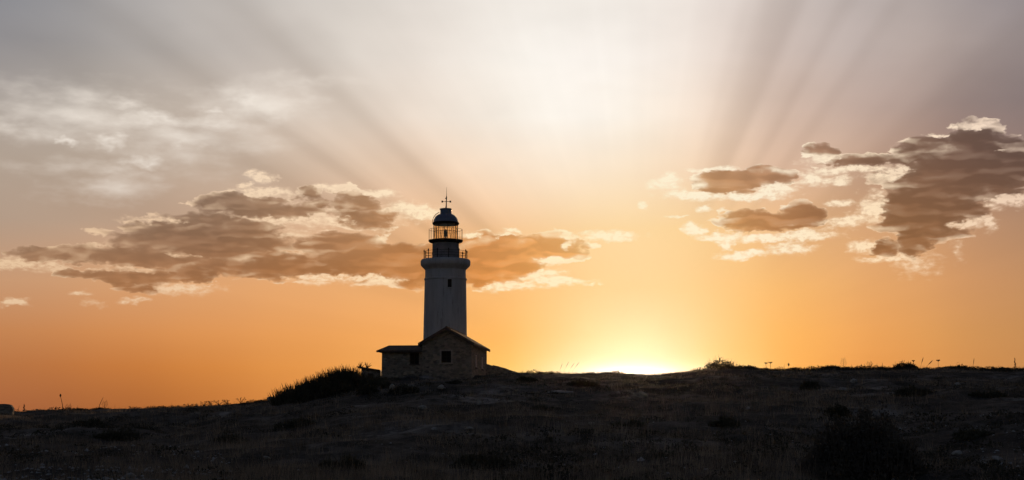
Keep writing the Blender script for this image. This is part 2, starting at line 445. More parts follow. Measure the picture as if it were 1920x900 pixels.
class MB:
    def __init__(s):
        s.v, s.f = [], []

    def add(s, vs, fs):
        k = len(s.v)
        s.v += [tuple(p) for p in vs]
        s.f += [tuple(i + k for i in f) for f in fs]
        return s

    def box(s, x0, x1, y0, y1, z0, z1):
        return s.add([(x0, y0, z0), (x1, y0, z0), (x1, y1, z0), (x0, y1, z0), (x0, y0, z1), (x1, y0, z1), (x1, y1, z1), (x0, y1, z1)],
                     [(0, 3, 2, 1), (4, 5, 6, 7), (0, 1, 5, 4), (1, 2, 6, 5), (2, 3, 7, 6), (3, 0, 4, 7)])

    def hexa(s, b, t):
        """eight corners: four below, four above, both counter-clockwise"""
        return s.add(list(b) + list(t), [(0, 3, 2, 1), (4, 5, 6, 7), (0, 1, 5, 4), (1, 2, 6, 5), (2, 3, 7, 6), (3, 0, 4, 7)])

    def prism(s, poly, y0, y1):
        """polygon in x,z (counter-clockwise seen from -y) pushed from y0 to y1"""
        n = len(poly)
        vs = [(x, y0, z) for x, z in poly] + [(x, y1, z) for x, z in poly]
        fs = [tuple(range(n)), tuple(range(2 * n - 1, n - 1, -1))]
        fs += [(i + n, (i + 1) % n + n, (i + 1) % n, i) for i in range(n)]
        return s.add(vs, fs)

    def lathe(s, prof, n=48, closed=True):
        m = len(prof)
        vs = [(r * cos(2 * pi * i / n), r * sin(2 * pi * i / n), z) for i in range(n) for r, z in prof]
        fs = [(i * m + j, ((i + 1) % n) * m + j, ((i + 1) % n) * m + j + 1, i * m + j + 1) for i in range(n) for j in range(m - 1)]
        if closed:
            k = len(vs)
            vs += [(0, 0, prof[0][1]), (0, 0, prof[-1][1])]
            for i in range(n):
                i2 = (i + 1) % n
                fs.append((k, i2 * m, i * m))
                fs.append((k + 1, i * m + m - 1, i2 * m + m - 1))
        return s.add(vs, fs)

    def tube(s, pts, rad, n=6):
        pts = [np.array(p, float) for p in pts]
        rs = rad if hasattr(rad, '__len__') else [rad] * len(pts)
        k0 = len(s.v)
        for i, p in enumerate(pts):
            t = pts[min(i + 1, len(pts) - 1)] - pts[max(i - 1, 0)]
            t /= (np.linalg.norm(t) + 1e-9)
            a = np.cross(t, (0, 0, 1)) if abs(t[2]) < .9 else np.cross(t, (1, 0, 0))
            a /= np.linalg.norm(a)
            b = np.cross(t, a)
            for j in range(n):
                q = 2 * pi * j / n
                s.v.append(tuple(p + rs[i] * (cos(q) * a + sin(q) * b)))
        for i in range(len(pts) - 1):
            for j in range(n):
                j2 = (j + 1) % n
                s.f.append((k0 + i * n + j, k0 + i * n + j2, k0 + (i + 1) * n + j2, k0 + (i + 1) * n + j))
        s.f.append(tuple(k0 + j for j in range(n))[::-1])
        s.f.append(tuple(k0 + (len(pts) - 1) * n + j for j in range(n)))
        return s

    def ring(s, R_, z, rad, n=48, k=6):
        vs, fs = [], []
        for i in range(n):
            a = 2 * pi * i / n
            for j in range(k):
                b = 2 * pi * j / k
                q = R_ + rad * cos(b)
                vs.append((q * cos(a), q * sin(a), z + rad * sin(b)))
        for i in range(n):
            for j in range(k):
                i2, j2 = (i + 1) % n, (j + 1) % k
                fs.append((i * k + j, i2 * k + j, i2 * k + j2, i * k + j2))
        return s.add(vs, fs)

    def build(s, name, mat, parent=None, smooth=False):
        me = bpy.data.meshes.new(name)
        me.from_pydata(s.v, [], s.f)
        me.update()
        if smooth:
            me.shade_smooth()
        me.materials.append(mat)
        o = bpy.data.objects.new(name, me)
        COL.objects.link(o)
        if parent is not None:
            o.parent = parent
        return o


def tri_mesh(name, V, mat, parent=None, T=None):
    """fast triangle or quad soup; V is (n, k, 3)"""
    n, k = V.shape[:2]
    me = bpy.data.meshes.new(name)
    me.vertices.add(n * k)
    me.vertices.foreach_set('co', V.reshape(-1).astype(np.float32))
    me.loops.add(n * k)
    me.loops.foreach_set('vertex_index', np.arange(n * k, dtype=np.int32))
    me.polygons.add(n)
    me.polygons.foreach_set('loop_start', np.arange(0, n * k, k, dtype=np.int32))
    me.update(calc_edges=True)
    me.materials.append(mat)
    o = bpy.data.objects.new(name, me)
    COL.objects.link(o)
    if parent is not None:
        o.parent = parent
    return o


# ---------------------------------------------------------------- materials
def new_mat(name):
    m = bpy.data.materials.new(name)
    m.use_nodes = True
    m.node_tree.nodes.clear()
    q = G(m.node_tree)
    return m, q


def finish(m, q, col, rough=.9, bump=None, bstr=.5, bdist=.05, metal=0.0, spec=.25):
    b = q.n('ShaderNodeBsdfPrincipled')
    q.put(b.inputs['Base Color'], col)
    q.put(b.inputs['Roughness'], rough)
    q.put(b.inputs['Metallic'], metal)
    q.put(b.inputs['Specular IOR Level'], spec)
    if bump is not None:
        bn = q.n('ShaderNodeBump')
        bn.inputs['Strength'].default_value = bstr
        bn.inputs['Distance'].default_value = bdist
        q.put(bn.inputs['Height'], bump)
        q.put(b.inputs['Normal'], bn.outputs[0])
    o = q.n('ShaderNodeOutputMaterial')
    m.node_tree.links.new(b.outputs[0], o.inputs[0])
    return m


def objc(q):
    return q.n('ShaderNodeTexCoord').outputs['Object']


def mat_ground():
    m, q = new_mat('dry_hillside_earth')
    p = q.n('ShaderNodeNewGeometry').outputs['Position']
    big = q.noise(q.v('MULTIPLY', p, (.16, .10, .2)), 1.0, 5.0, .6)
    mid = q.noise(q.v('MULTIPLY', p, (.9, .6, .9)), 1.0, 6.0, .65)
    fine = q.noise(p, 7.0, 5.0, .7)
    c = q.ramp(big, [(.30, (.022, .019, .017)), (.46, (.050, .043, .037)), (.57, (.12, .103, .087)), (.68, (.27, .24, .21))])
    c = q.mix(q.mr(mid, .42, .62, 0, .8), c, (.018, .017, .013))
    c = q.mix(q.mr(fine, .52, .72, 0, .6), c, (.24, .21, .18))
    h = q.m('ADD', q.m('MULTIPLY', mid, .6), q.m('MULTIPLY', fine, .35))
    return finish(m, q, c, .95, h, 1.0, .35, spec=.05)


def mat_leaf(name, a, b, scale=1.6, trans=.15):
    m, q = new_mat(name)
    p = q.n('ShaderNodeNewGeometry').outputs['Position']
    n = q.noise(p, scale, 3.0, .6)
    c = q.mix(q.mr(n, .35, .65), a, b)
    d = q.n('ShaderNodeBsdfDiffuse')
    q.put(d.inputs[0], c)
    t = q.n('ShaderNodeBsdfTranslucent')
    q.put(t.inputs[0], c)
    x = q.n('ShaderNodeMixShader')
    x.inputs[0].default_value = trans
    m.node_tree.links.new(d.outputs[0], x.inputs[1])
    m.node_tree.links.new(t.outputs[0], x.inputs[2])
    o = q.n('ShaderNodeOutputMaterial')
    m.node_tree.links.new(x.outputs[0], o.inputs[0])
    return m


def mat_whitewash():
    m, q = new_mat('weathered_whitewash')
    p = objc(q)
    n = q.noise(q.v('MULTIPLY', p, (1.1, 1.1, .16)), 1.3, 5.0, .65)
    s = q.noise(q.v('MULTIPLY', p, (3.2, 3.2, .35)), 1.0, 5.0, .7)
    sp = q.noise(p, 4.5, 4.0, .7)
    c = q.mix(q.mr(n, .36, .72, 0, .75), (.46, .455, .46), (.31, .30, .295))
    c = q.mix(q.mr(s, .56, .70, 0, .85), c, (.20, .18, .165))
    c = q.mix(q.mr(sp, .60, .72, 0, .7), c, (.15, .13, .12))
    return finish(m, q, c, .85, sp, .5, .04)


def mat_stone():
    m, q = new_mat('rubble_stone_masonry')
    p = objc(q)
    v = q.n('ShaderNodeTexVoronoi', feature='DISTANCE_TO_EDGE')
    q.put(v.inputs['Vector'], q.v('MULTIPLY', p, (2.3, 2.3, 4.4)))
    q.put(v.inputs['Scale'], 1.0)
    v2 = q.n('ShaderNodeTexVoronoi')
    q.put(v2.inputs['Vector'], q.v('MULTIPLY', p, (2.3, 2.3, 4.4)))
    q.put(v2.inputs['Scale'], 1.0)
    hs = q.n('ShaderNodeSeparateColor')
    q.put(hs.inputs[0], v2.outputs['Color'])
    n = q.noise(p, 1.1, 4.0, .6)
    c = q.mix(hs.outputs[0], (.095, .082, .066), (.32, .27, .21))
    c = q.mix(q.mr(n, .4, .7, 0, .6), c, (.12, .10, .085))
    c = q.mix(q.mr(v.outputs['Distance'], .0, .07, 1, 0), c, (.20, .18, .155))
    return finish(m, q, c, .92, v.outputs['Distance'], .8, .12)


def mat_plain(name, col, col2=None, scale=3.0, rough=.8, metal=0.0, spec=.25, bump=.2):
    m, q = new_mat(name)
    n = q.noise(objc(q), scale, 4.0, .65)
    c = q.mix(q.mr(n, .35, .7), col, col2 or tuple(x * .6 for x in col))
    return finish(m, q, c, rough, n, bump, .03, metal, spec)


def mat_tiles():
    m, q = new_mat('old_roof_tiles')
    p = objc(q)
    w = q.n('ShaderNodeTexWave', wave_type='BANDS', bands_direction='X')
    q.put(w.inputs['Vector'], p)
    q.put(w.inputs['Scale'], 1.6)
    q.put(w.inputs['Distortion'], .4)
    n = q.noise(p, 2.0, 4.0, .6)
    c = q.mix(q.mr(n, .35, .7), (.12, .075, .052), (.055, .042, .035))
    return finish(m, q, c, .9, w.outputs[1], .6, .06)


def mat_glass():
    m, q = new_mat('lantern_glass')
    t = q.n('ShaderNodeBsdfTransparent')
    t.inputs[0].default_value = (.93, .80, .62, 1)
    gl = q.n('ShaderNodeBsdfGlossy')
    gl.inputs[1].default_value = .03
    n = q.noise(objc(q), 2.0, 2.0, .5)
    x = q.n('ShaderNodeMixShader')
    q.put(x.inputs[0], q.mr(n, .3, .7, .03, .10))
    m.node_tree.links.new(t.outputs[0], x.inputs[1])
    m.node_tree.links.new(gl.outputs[0], x.inputs[2])
    o = q.n('ShaderNodeOutputMaterial')
    m.node_tree.links.new(x.outputs[0], o.inputs[0])
    return m


M_GROUND = mat_ground()
M_GRASS = mat_leaf('dry_grass', (.095, .078, .058), (.33, .27, .205), .7, .35)
M_SCRUB = mat_leaf('scrub_leaf', (.036, .035, .026), (.075, .070, .052), 1.0)
M_BUSH = mat_leaf('shrub_leaf', (.045, .044, .030), (.085, .078, .055), 1.4, .2)
M_TWIG = mat_leaf('dry_stem', (.060, .045, .030), (.11, .085, .055), 4, .1)
M_BARK = mat_plain('dark_bark', (.06, .045, .035))
M_WHITE = mat_whitewash()
M_STONE = mat_stone()
M_TILES = mat_tiles()
M_FASCIA = mat_plain('weathered_fascia_board', (.085, .065, .055), rough=.8)
M_DOME = mat_plain('blue_grey_painted_copper', (.10, .15, .24), (.06, .095, .16), 1.5, .38, 0.0, .5)
M_IRON = mat_plain('dark_iron', (.024, .022, .023), rough=.75, spec=.1)
M_DRUM = mat_plain('grey_painted_drum', (.24, .235, .25), (.15, .145, .155), 1.2)
M_FRAME = mat_plain('pale_stone_surround', (.34, .29, .25), (.24, .20, .17), 6)
M_PINK = mat_plain('pale_pink_reveal', (.78, .66, .62), (.68, .56, .52), 6)
M_PANE = mat_plain('dark_pane', (.014, .012, .012), rough=.75, spec=.04, bump=0)
M_ROCK = mat_plain('weathered_limestone', (.34, .31, .27), (.17, .155, .135), 3.0, .95)
M_PEBBLE = mat_plain('grey_gravel_stone', (.40, .39, .38), (.22, .215, .21), 1.0, .95)
M_WOOD = mat_plain('grey_post_wood', (.055, .045, .04), rough=.9, spec=.05)
M_LAMP = mat_plain('lamp_optic', (.03, .03, .028), rough=.5, spec=.2)

# ---------------------------------------------------------------- ground
az = np.concatenate([np.linspace(-180, -26, 60)[:-1], np.linspace(-26, 26, 860), np.linspace(26, 180, 60)[1:-1]])
rr = np.concatenate([[2, 5, 10, 16, 22, 27], np.linspace(31, 80, 190), np.linspace(80.5, 182, 190), np.linspace(182.4, 196, 40), np.array([199, 204, 212, 225, 245, 275, 320, 400, 520, 700, 1000, 1600, 2500])])
A2, R2 = np.meshgrid(np.radians(az), rr, indexing='ij')
X, Y = R2 * np.sin(A2), R2 * np.cos(A2)
Z = ground(X, Y)
na, nrr = X.shape
V = np.stack([X, Y, Z], -1).reshape(-1, 3)
idx = np.arange(na * nrr).reshape(na, nrr)
i2 = np.roll(idx, -1, 0)
Q = np.stack([idx[:, :-1], idx[:, 1:], i2[:, 1:], i2[:, :-1]], -1).reshape(-1, 4)
Q = Q[:, ::-1]
me = bpy.data.meshes.new('ground')
me.vertices.add(len(V) + 1)
me.vertices.foreach_set('co', np.vstack([V, [[0, 0, gz(0, 1)]]]).reshape(-1).astype(np.float32))
cap = np.stack([np.full(na, len(V)), i2[:, 0], idx[:, 0]], -1)[:, ::-1]
loops = np.concatenate([Q.reshape(-1), cap.reshape(-1)])
me.loops.add(len(loops))
me.loops.foreach_set('vertex_index', loops.astype(np.int32))
me.polygons.add(len(Q) + len(cap))
me.polygons.foreach_set('loop_start', np.concatenate([np.arange(len(Q)) * 4, len(Q) * 4 + np.arange(len(cap)) * 3]).astype(np.int32))
me.update(calc_edges=True)
me.shade_smooth()
me.materials.append(M_GROUND)
go = bpy.data.objects.new('ground', me)
COL.objects.link(go)
tag(go, 'dark stony hillside rising to the skyline', kind='structure')

# ---------------------------------------------------------------- keeper's cottage
HD = 160.0
PSI = R(6.1)
fl = at(790, 716, HD)
fr = at(884, 716, HD)
HW = fr[0] - fl[0]
HDEP = 14.0
zb = fl[2]                                              # floor line of the front wall
ZE = at(790, 645.5, HD)[2] - zb                          # eave height of the wall
ZR = at(836, 618.5, HD)[2] - zb
hx = (fl[0] + fr[0]) / 2
house = empty('keeper_cottage', (hx, HD, zb), -PSI)
tag(house, 'small rubble stone cottage with gabled roof and side wing below the lighthouse', 'house')
S60 = HD / F                                             # metres per photo pixel there
w2 = HW / 2
wx0, wx1 = (827 - 837) * S60, (845.6 - 837) * S60
wz0, wz1 = at(836, 680, HD)[2] - zb, at(836, 658, HD)[2] - zb
T_ = .45
wl_ = MB()
slope = (ZR - ZE) / w2
BZ = -2.2
# front gable wall with a real window opening
wl_.box(-w2, wx0, 0, T_, BZ, wz1)
wl_.box(wx1, w2, 0, T_, BZ, wz1)
wl_.box(wx0, wx1, 0, T_, BZ, wz0)
wl_.prism([(-w2, wz1), (w2, wz1), (w2, ZE), (0, ZR), (-w2, ZE)], 0, T_)
wl_.prism([(-w2, BZ), (w2, BZ), (w2, ZE), (0, ZR), (-w2, ZE)], HDEP - T_, HDEP)
wl_.box(-w2, -w2 + T_, T_, HDEP - T_, BZ, ZE)
# right side wall with two tall slits
sy = [(3.6, 4.5), (9.1, 10.0)]
sz0, sz1 = 1.75, 3.15
prev = T_
for a, b in sy:
    wl_.box(w2 - T_, w2, prev, a, BZ, ZE)
    wl_.box(w2 - T_, w2, a, b, BZ, sz0)
    wl_.box(w2 - T_, w2, a, b, sz1, ZE)
    prev = b
wl_.box(w2 - T_, w2, prev, HDEP - T_, BZ, ZE)
wl_.build('wall', M_STONE, house)
ov, oh = .36, .42
rt = .32
rf = MB()
for s in (-1, 1):
    e = (s * (w2 + ov), ZE - slope * ov)
    poly = [(0, ZR), e, (e[0], e[1] + rt), (0, ZR + rt)]
    if s > 0:
        poly = poly[::-1]
        poly = [(e[0], e[1]), (e[0], e[1] + rt), (0, ZR + rt), (0, ZR)]
    else:
        poly = [(e[0], e[1]), (0, ZR), (0, ZR + rt), (e[0], e[1] + rt)]
    rf.prism(poly, -oh, HDEP + oh)
roof = rf.build('roof', M_TILES, house)
# verge boards, ridge
vb = MB()
for s in (-1, 1):
    x = s * (w2 + ov + .02)
    z = ZE - slope * (ov + .02)
    if s < 0:
        vb.prism([(x, z - .06), (0, ZR - .05), (0, ZR + rt + .03), (x, z + rt + .03)], -oh - .05, -oh - .003)
    else:
        vb.prism([(0, ZR - .05), (x, z - .06), (x, z + rt + .03), (0, ZR + rt + .03)], -oh - .05, -oh - .003)
vb.build('verge_board', M_FASCIA, roof)
rc = MB()
for k in range(30):
    y0 = -oh + k * (HDEP + 2 * oh) / 30
    rc.tube([(0, y0, ZR + rt - .02), (0, y0 + .47, ZR + rt + .0)], .11, 8)
rc.build('ridge_tiles', M_TILES, roof)


def window(parent, x0, x1, z0, z1, y=0.0, bars=(1, 1), fm=None, name='window'):
    fm = fm or M_FRAME
    d = .17
    f = MB()
    t = .07
    f.box(x0, x0 + t, y + d, y + d + .07, z0, z1)
    f.box(x1 - t, x1, y + d, y + d + .07, z0, z1)
    f.box(x0 + t, x1 - t, y + d, y + d + .07, z0, z0 + t)
    f.box(x0 + t, x1 - t, y + d, y + d + .07, z1 - t, z1)
    for i in range(bars[0]):
        xx = x0 + (x1 - x0) * (i + 1) / (bars[0] + 1)
        f.box(xx - .025, xx + .025, y + d, y + d + .05, z0 + t, z1 - t)
    for i in range(bars[1]):
        zz = z0 + (z1 - z0) * (i + 1) / (bars[1] + 1)
        f.box(x0 + t, x1 - t, y + d + .01, y + d + .04, zz - .025, zz + .025)
    w = f.build(name, M_WOOD, parent)
    MB().box(x0 + .02, x1 - .02, y + d + .075, y + d + .10, z0 + .02, z1 - .02).build('pane', M_PANE, w)
    return w


w = window(house, wx0, wx1, wz0, wz1)
MB().box(wx0 - .28, wx1 + .28, -.09, .0, wz0 - .15, wz0 - .003).build('sill', M_FRAME, w)
su_ = MB()
su_.box(wx0 - .17, wx0 - .002, -.025, -.002, wz0, wz1 + .16)
su_.box(wx1 + .002, wx1 + .17, -.025, -.002, wz0, wz1 + .16)
su_.box(wx0 - .002, wx1 + .002, -.025, -.002, wz1 + .003, wz1 + .16)
su_.build('surround', M_FRAME, w)
for a, b in sy:                                          # the two tall narrow side windows
    f = MB()
    f.box(w2 - .30, w2 + .03, a + .003, a + .09, sz0 + .003, sz1 - .003)
    f.box(w2 - .30, w2 + .03, b - .09, b - .003, sz0 + .003, sz1 - .003)
    f.box(w2 - .30, w2 + .03, a + .09, b - .09, sz1 - .09, sz1 - .003)
    f.box(w2 - .30, w2 + .10, a + .09, b - .09, sz0 + .003, sz0 + .08)
    wv = f.build('window', M_PINK, house)
    MB().box(w2 - .26, w2 - .24, a + .095, b - .095, sz0 + .085, sz1 - .095).build('pane', M_PANE, wv)
    MB().box(w2 + .002, w2 + .13, a - .12, b + .12, sz0 - .16, sz0 - .003).build('sill', M_FASCIA, wv)

# left wing with a hipped roof
gx0, gx1 = at(712, 700, HD)[0] - hx, -w2
gd = 4.2
GE = at(740, 659.5, HD + .5)[2] - zb
qx0, qx1 = at(766.5, 660, HD + .5)[0] - hx, at(784, 660, HD + .5)[0] - hx
qz0, qz1 = at(766, 682.5, HD + .5)[2] - zb, at(766, 661.5, HD + .5)[2] - zb
wg = MB()
Y0 = .5
wg.box(gx0, qx0, Y0, Y0 + T_, BZ, GE)
wg.box(qx1, gx1, Y0, Y0 + T_, BZ, GE)
wg.box(qx0, qx1, Y0, Y0 + T_, BZ, qz0)
wg.box(qx0, qx1, Y0, Y0 + T_, qz1, GE)
wg.box(gx0, gx0 + T_, Y0 + T_, Y0 + gd, BZ, GE)
wg.box(gx0 + T_, gx1, Y0 + gd - T_, Y0 + gd, BZ, GE)
wg.build('wing_wall', M_STONE, house)
o_ = .50
ez = GE + .003
za = at(722, 647, HD + 2.6)[2] - zb
p0 = (gx0 - o_, Y0 - o_)
p1 = (gx1 - .002, Y0 - o_)
p2 = (gx1 - .002, Y0 + gd + o_)
p3 = (gx0 - o_, Y0 + gd + o_)
ym = Y0 + gd / 2
rx = at(723, 650, HD + 2.6)[0] - hx
wr = MB()
th = .16
B = [(p0[0], p0[1], ez), (p1[0], p1[1], ez), (p2[0], p2[1], ez), (p3[0], p3[1], ez)]
Tt = [(x, y, ez + th) for x, y, _ in B]
wr.add(B + Tt + [(rx, ym, za), (gx1 - .002, ym, za)],
       [(0, 3, 2, 1), (0, 1, 5, 4), (1, 2, 6, 5), (2, 3, 7, 6), (3, 0, 4, 7), (4, 5, 9, 8), (6, 7, 8, 9), (7, 4, 8), (5, 6, 9)])
wro = wr.build('wing_roof', M_TILES, house)
MB().box(p0[0] - .03, p1[0], p0[1] - .04, p0[1] - .003, ez - .05, ez + th + .01).build('fascia', M_FASCIA, wro)
w = window(house, qx0, qx1, qz0, qz1, Y0, (1, 2))
tag(w, 'unlit wing window close under the eave')
MB().box(qx0 - .1, qx1 + .1, Y0 - .07, Y0 - .002, qz0 - .12, qz0 - .003).build('sill', M_FASCIA, w)

# ---------------------------------------------------------------- lighthouse
LD = 179.0
lx = at(834.8, 600, LD)[0]
Zp = lambda v, dd=0.0: at(835, v, LD - dd)[2]
lzb = gz(lx, LD) - .5
LH = empty('lighthouse', (lx, LD, lzb))
tag(LH, 'tall round whitewashed lighthouse tower with blue-grey domed lantern behind the cottage', 'lighthouse')
px = LD / F * 1.012
h = lambda v: Zp(v) - lzb


def lathe(name, prof, mat, parent=LH, n=64, smooth=True, closed=True):
    o = MB().lathe([(r * px, h(v)) for r, v in prof], n, closed).build(name, mat, parent, smooth)
    return o


def autosm(o, ang=35):
    me = o.data
    me.shade_smooth()
    me.set_sharp_from_angle(angle=R(ang))


tw = lathe('tower', [(41.6, 730), (40.4, 640), (39.9, 600), (39.2, 560), (38.6, 526)], M_WHITE)
autosm(tw)
sc_ = lathe('string_course', [(38.7, 526), (39.9, 525.2), (39.9, 522.8), (38.4, 522)], M_WHITE, n=64)
autosm(sc_)
up = lathe('tower_neck', [(38.0, 522.5), (37.9, 507)], M_WHITE)
autosm(up)
gal = lathe('gallery', [(37.9, 507), (39.0, 505.5), (42.0, 502.5), (45.0, 499.5), (46.3, 497.5), (46.6, 493), (46.3, 489.5), (45.2, 488), (44.4, 487.2)], M_WHITE)
autosm(gal, 50)
dr = lathe('lantern_drum', [(24.4, 488), (24.3, 455), (24.0, 452)], M_DRUM)
autosm(dr)
rb = MB()                                                # vertical seams on the drum
for k in range(16):
    a = 2 * pi * k / 16
    c_, s_ = cos(a), sin(a)
    r0 = 24.25 * px
    rb.tube([(r0 * c_, r0 * s_, h(487)), (r0 * c_, r0 * s_, h(456))], .045, 5)
rb.build('seam', M_DRUM, dr)

lg = lathe('lantern_gallery', [(24.2, 456.5), (30.5, 454.5), (32.1, 452.6), (32.1, 450.6), (22.0, 449.8)], M_IRON)
autosm(lg)


def railing(name, rad, vtop, vbot, npost, rails, rp, rr_, parent, finial=0):
    o = MB()
    for v in rails:
        o.ring(rad * px, h(v), rr_, 64, 5)
    ro = o.build(name, M_IRON, parent)
    for k in range(npost):
        a = 2 * pi * (k + .35) / npost
        x, y = rad * px * cos(a), rad * px * sin(a)
        p = MB()
        p.tube([(x, y, h(vbot)), (x, y, h(vtop))], rp, 6)
        if finial:
            z = h(vtop)
            p.tube([(x, y, z - .14), (x, y, z - .04), (x, y, z + .06), (x, y, z + .20)], [rp, rp * 1.7, rp * 1.5, .012], 6)
            z = h(vbot)
            p.tube([(x, y, z), (x, y, z + .12)], [rp * 1.7, rp], 6)
        p.build('post', M_IRON, ro)
    return ro


railing('gallery_railing', 40.2, 471.5, 488, 12, (472.5, 476.8, 482.0), .060, .022, LH, 1)
railing('lantern_railing', 31.4, 430.5, 452, 14, (430.8,), .022, .022, LH)
# lantern room
gl = lathe('lantern_glass', [(22.3, 451), (22.3, 421)], mat_glass(), n=48, closed=False)
gb = MB()
GR = 22.6 * px
NB = 8
for k in range(NB):
    a = 2 * pi * (k + .22) / NB
    gb.tube([(GR * cos(a), GR * sin(a), h(451)), (GR * cos(a), GR * sin(a), h(420.5))], .045, 5)
    b = a + .30
    gb.tube([(GR * cos(b), GR * sin(b), h(451)), (GR * cos(a + .10), GR * sin(a + .10), h(420.5))], .022, 5)
gb.ring(GR, h(429.5), .022, 48, 5)
gb.ring(GR, h(434.5), .018, 48, 5)
gb.ring(GR, h(450.2), .07, 48, 5)
gb.build('glazing_bars', M_IRON, gl)
lo = MB().lathe([(1.0 * px, h(451)), (1.6 * px, h(448)), (1.2 * px, h(444.5)), (2.9 * px, h(442.5)), (2.1 * px, h(441)), (2.4 * px, h(437)), (2.5 * px, h(432.5)), (1.2 * px, h(431)), (.5 * px, h(429))], 20).build('lamp', M_LAMP, LH, True)
eav = lathe('dome_eave', [(23.5, 421.8), (24.6, 420.8), (25.2, 418.6), (24.4, 417.4), (22.6, 416.8)], M_IRON)
autosm(eav)
dome = lathe('dome', [(22.6, 417), (22.4, 414.5), (21.3, 411), (19.4, 407.6), (16.8, 405), (13.6, 403), (11.4, 402)], M_DOME)
autosm(dome, 30)
rbm = MB()
dp = [(22.5, 416.8), (22.6, 414.5), (21.5, 411), (19.6, 407.5), (17.0, 404.8), (13.7, 402.8), (11.5, 402)]
for k in range(12):
    a = 2 * pi * (k + .25) / 12
    rbm.tube([(r * px * cos(a), r * px * sin(a), h(v)) for r, v in dp], .035, 5)
rbm.build('rib', M_DOME, dome)
cp = lathe('vent_cap', [(10.8, 402.6), (10.4, 394.5), (11.6, 393), (11.8, 391.6), (8, 390.8), (2, 390)], M_DOME, n=40)
autosm(cp, 30)
# curved ladder over the left of the dome
ld = MB()
for o2 in (-.16, .16):
    ld.tube([(-r * px * 1.03 - .04, o2, h(v) + .06) for r, v in [(23.6, 418), (23.2, 413), (21.6, 408.5), (18.6, 404), (15.2, 401), (11.2, 399)]], .022, 5)
for r, v in [(23.4, 415), (22.2, 410.5), (20, 406), (17, 402.6), (13.6, 400)]:
    ld.tube([(-r * px * 1.03 - .04, -.16, h(v) + .06), (-r * px * 1.03 - .04, .16, h(v) + .06)], .018, 4)
ld.build('dome_ladder', M_IRON, LH)
wv = MB()
rx0 = .05
wv.tube([(0, 0, h(391)), (rx0, 0, h(386)), (rx0, 0, h(378)), (rx0 + .02, 0, h(370)), (rx0 + .02, 0, h(367))], [.11, .075, .06, .075, .03], 8)
wv.tube([(rx0 + .02, 0, h(367)), (rx0 + .03, 0, h(351))], [.028, .014], 5)
wv.tube([(rx0 - 8.2 * px, 0, h(378)), (rx0 + 8.2 * px, 0, h(378))], .036, 5)
wv.tube([(rx0, -.42, h(378)), (rx0, .42, h(378))], .03, 5)
for s in (-1, 1):
    x = rx0 + s * 7.6 * px
    wv.box(x - .10, x + .10, -.02, .02, h(378) - .12, h(378) + .12)
wv.box(rx0 - .14, rx0 + .0, -.015, .015, h(373), h(371))
wv.build('wind_vane', M_IRON, LH)
# tower window: iron frame and dark pane in a proud rim on the camera side
aw = math.asin((844.2 - 834.8) / 38.9)
yw = -38.95 * px * cos(aw)
xw = 38.95 * px * sin(aw)
tz0, tz1 = h(540.6), h(525.8 + 1.2)
wr_ = MB()
hw = 3.7 * px


def rot(mb, a, x, y):
    c_, s_ = cos(a), sin(a)
    mb.v = [(x + p[0] * c_ - p[1] * s_, y + p[0] * s_ + p[1] * c_, p[2]) for p in mb.v]
    return mb


wr_.box(-hw - .12, -hw, -.07, .25, tz0 - .1, tz1 + .12)
wr_.box(hw, hw + .12, -.07, .25, tz0 - .1, tz1 + .12)
wr_.box(-hw, hw, -.07, .25, tz1, tz1 + .12)
wr_.box(-hw - .12, hw + .12, -.14, .25, tz0 - .2, tz0 - .1)
tww = rot(wr_, aw, xw, yw).build('window', M_WHITE, LH)
rot(MB().box(-hw + .002, hw - .002, -.03, .2, tz0 - .095, tz1 - .003), aw, xw, yw).build('pane', M_PANE, tww)
rot(MB().box(-.025, .025, -.05, -.032, tz0 - .095, tz1 - .003).box(-hw + .01, -.03, -.05, -.032, (tz0 + tz1) / 2 - .03, (tz0 + tz1) / 2 + .02).box(.03, hw - .01, -.05, -.032, (tz0 + tz1) / 2 - .03, (tz0 + tz1) / 2 + .02), aw, xw, yw).build('frame', M_IRON, tww)

# ---------------------------------------------------------------- shed left of the cottage
SD = 163.0
s0, s1 = at(677.5, 712, SD), at(713, 712, SD)
shz = s0[2]
shed = empty('lean_to_shed', ((s0[0] + s1[0]) / 2, SD, shz))
tag(shed, 'low flat-roofed stone shed against the left end of the cottage', 'shed')
sw = (s1[0] - s0[0]) / 2
za_, zb_ = at(677, 690.5, SD)[2] - shz, at(712, 695.5, SD)[2] - shz
MB().hexa([(-sw, 0, -1.5), (sw, 0, -1.5), (sw, 3, -1.5), (-sw, 3, -1.5)], [(-sw, 0, za_), (sw, 0, zb_), (sw, 3, zb_), (-sw, 3, za_)]).build('wall', M_STONE, shed)
k_ = (zb_ - za_) / (2 * sw)
xa = -sw - .45
MB().hexa([(xa, -.3, za_ - k_ * .45 * 1 + .003), (sw, -.3, zb_ + .003), (sw, 3.3, zb_ + .003), (xa, 3.3, za_ - k_ * .45 + .003)],
          [(xa, -.3, za_ - k_ * .45 + .18), (sw, -.3, zb_ + .12), (sw, 3.3, zb_ + .12), (xa, 3.3, za_ - k_ * .45 + .18)]).build('roof', M_FASCIA, shed)
MB().box(-sw * .3, sw * .25, -.04, -.003, -1.0, za_ * .55).build('door', M_WOOD, shed)

# ---------------------------------------------------------------- walls right of the cottage


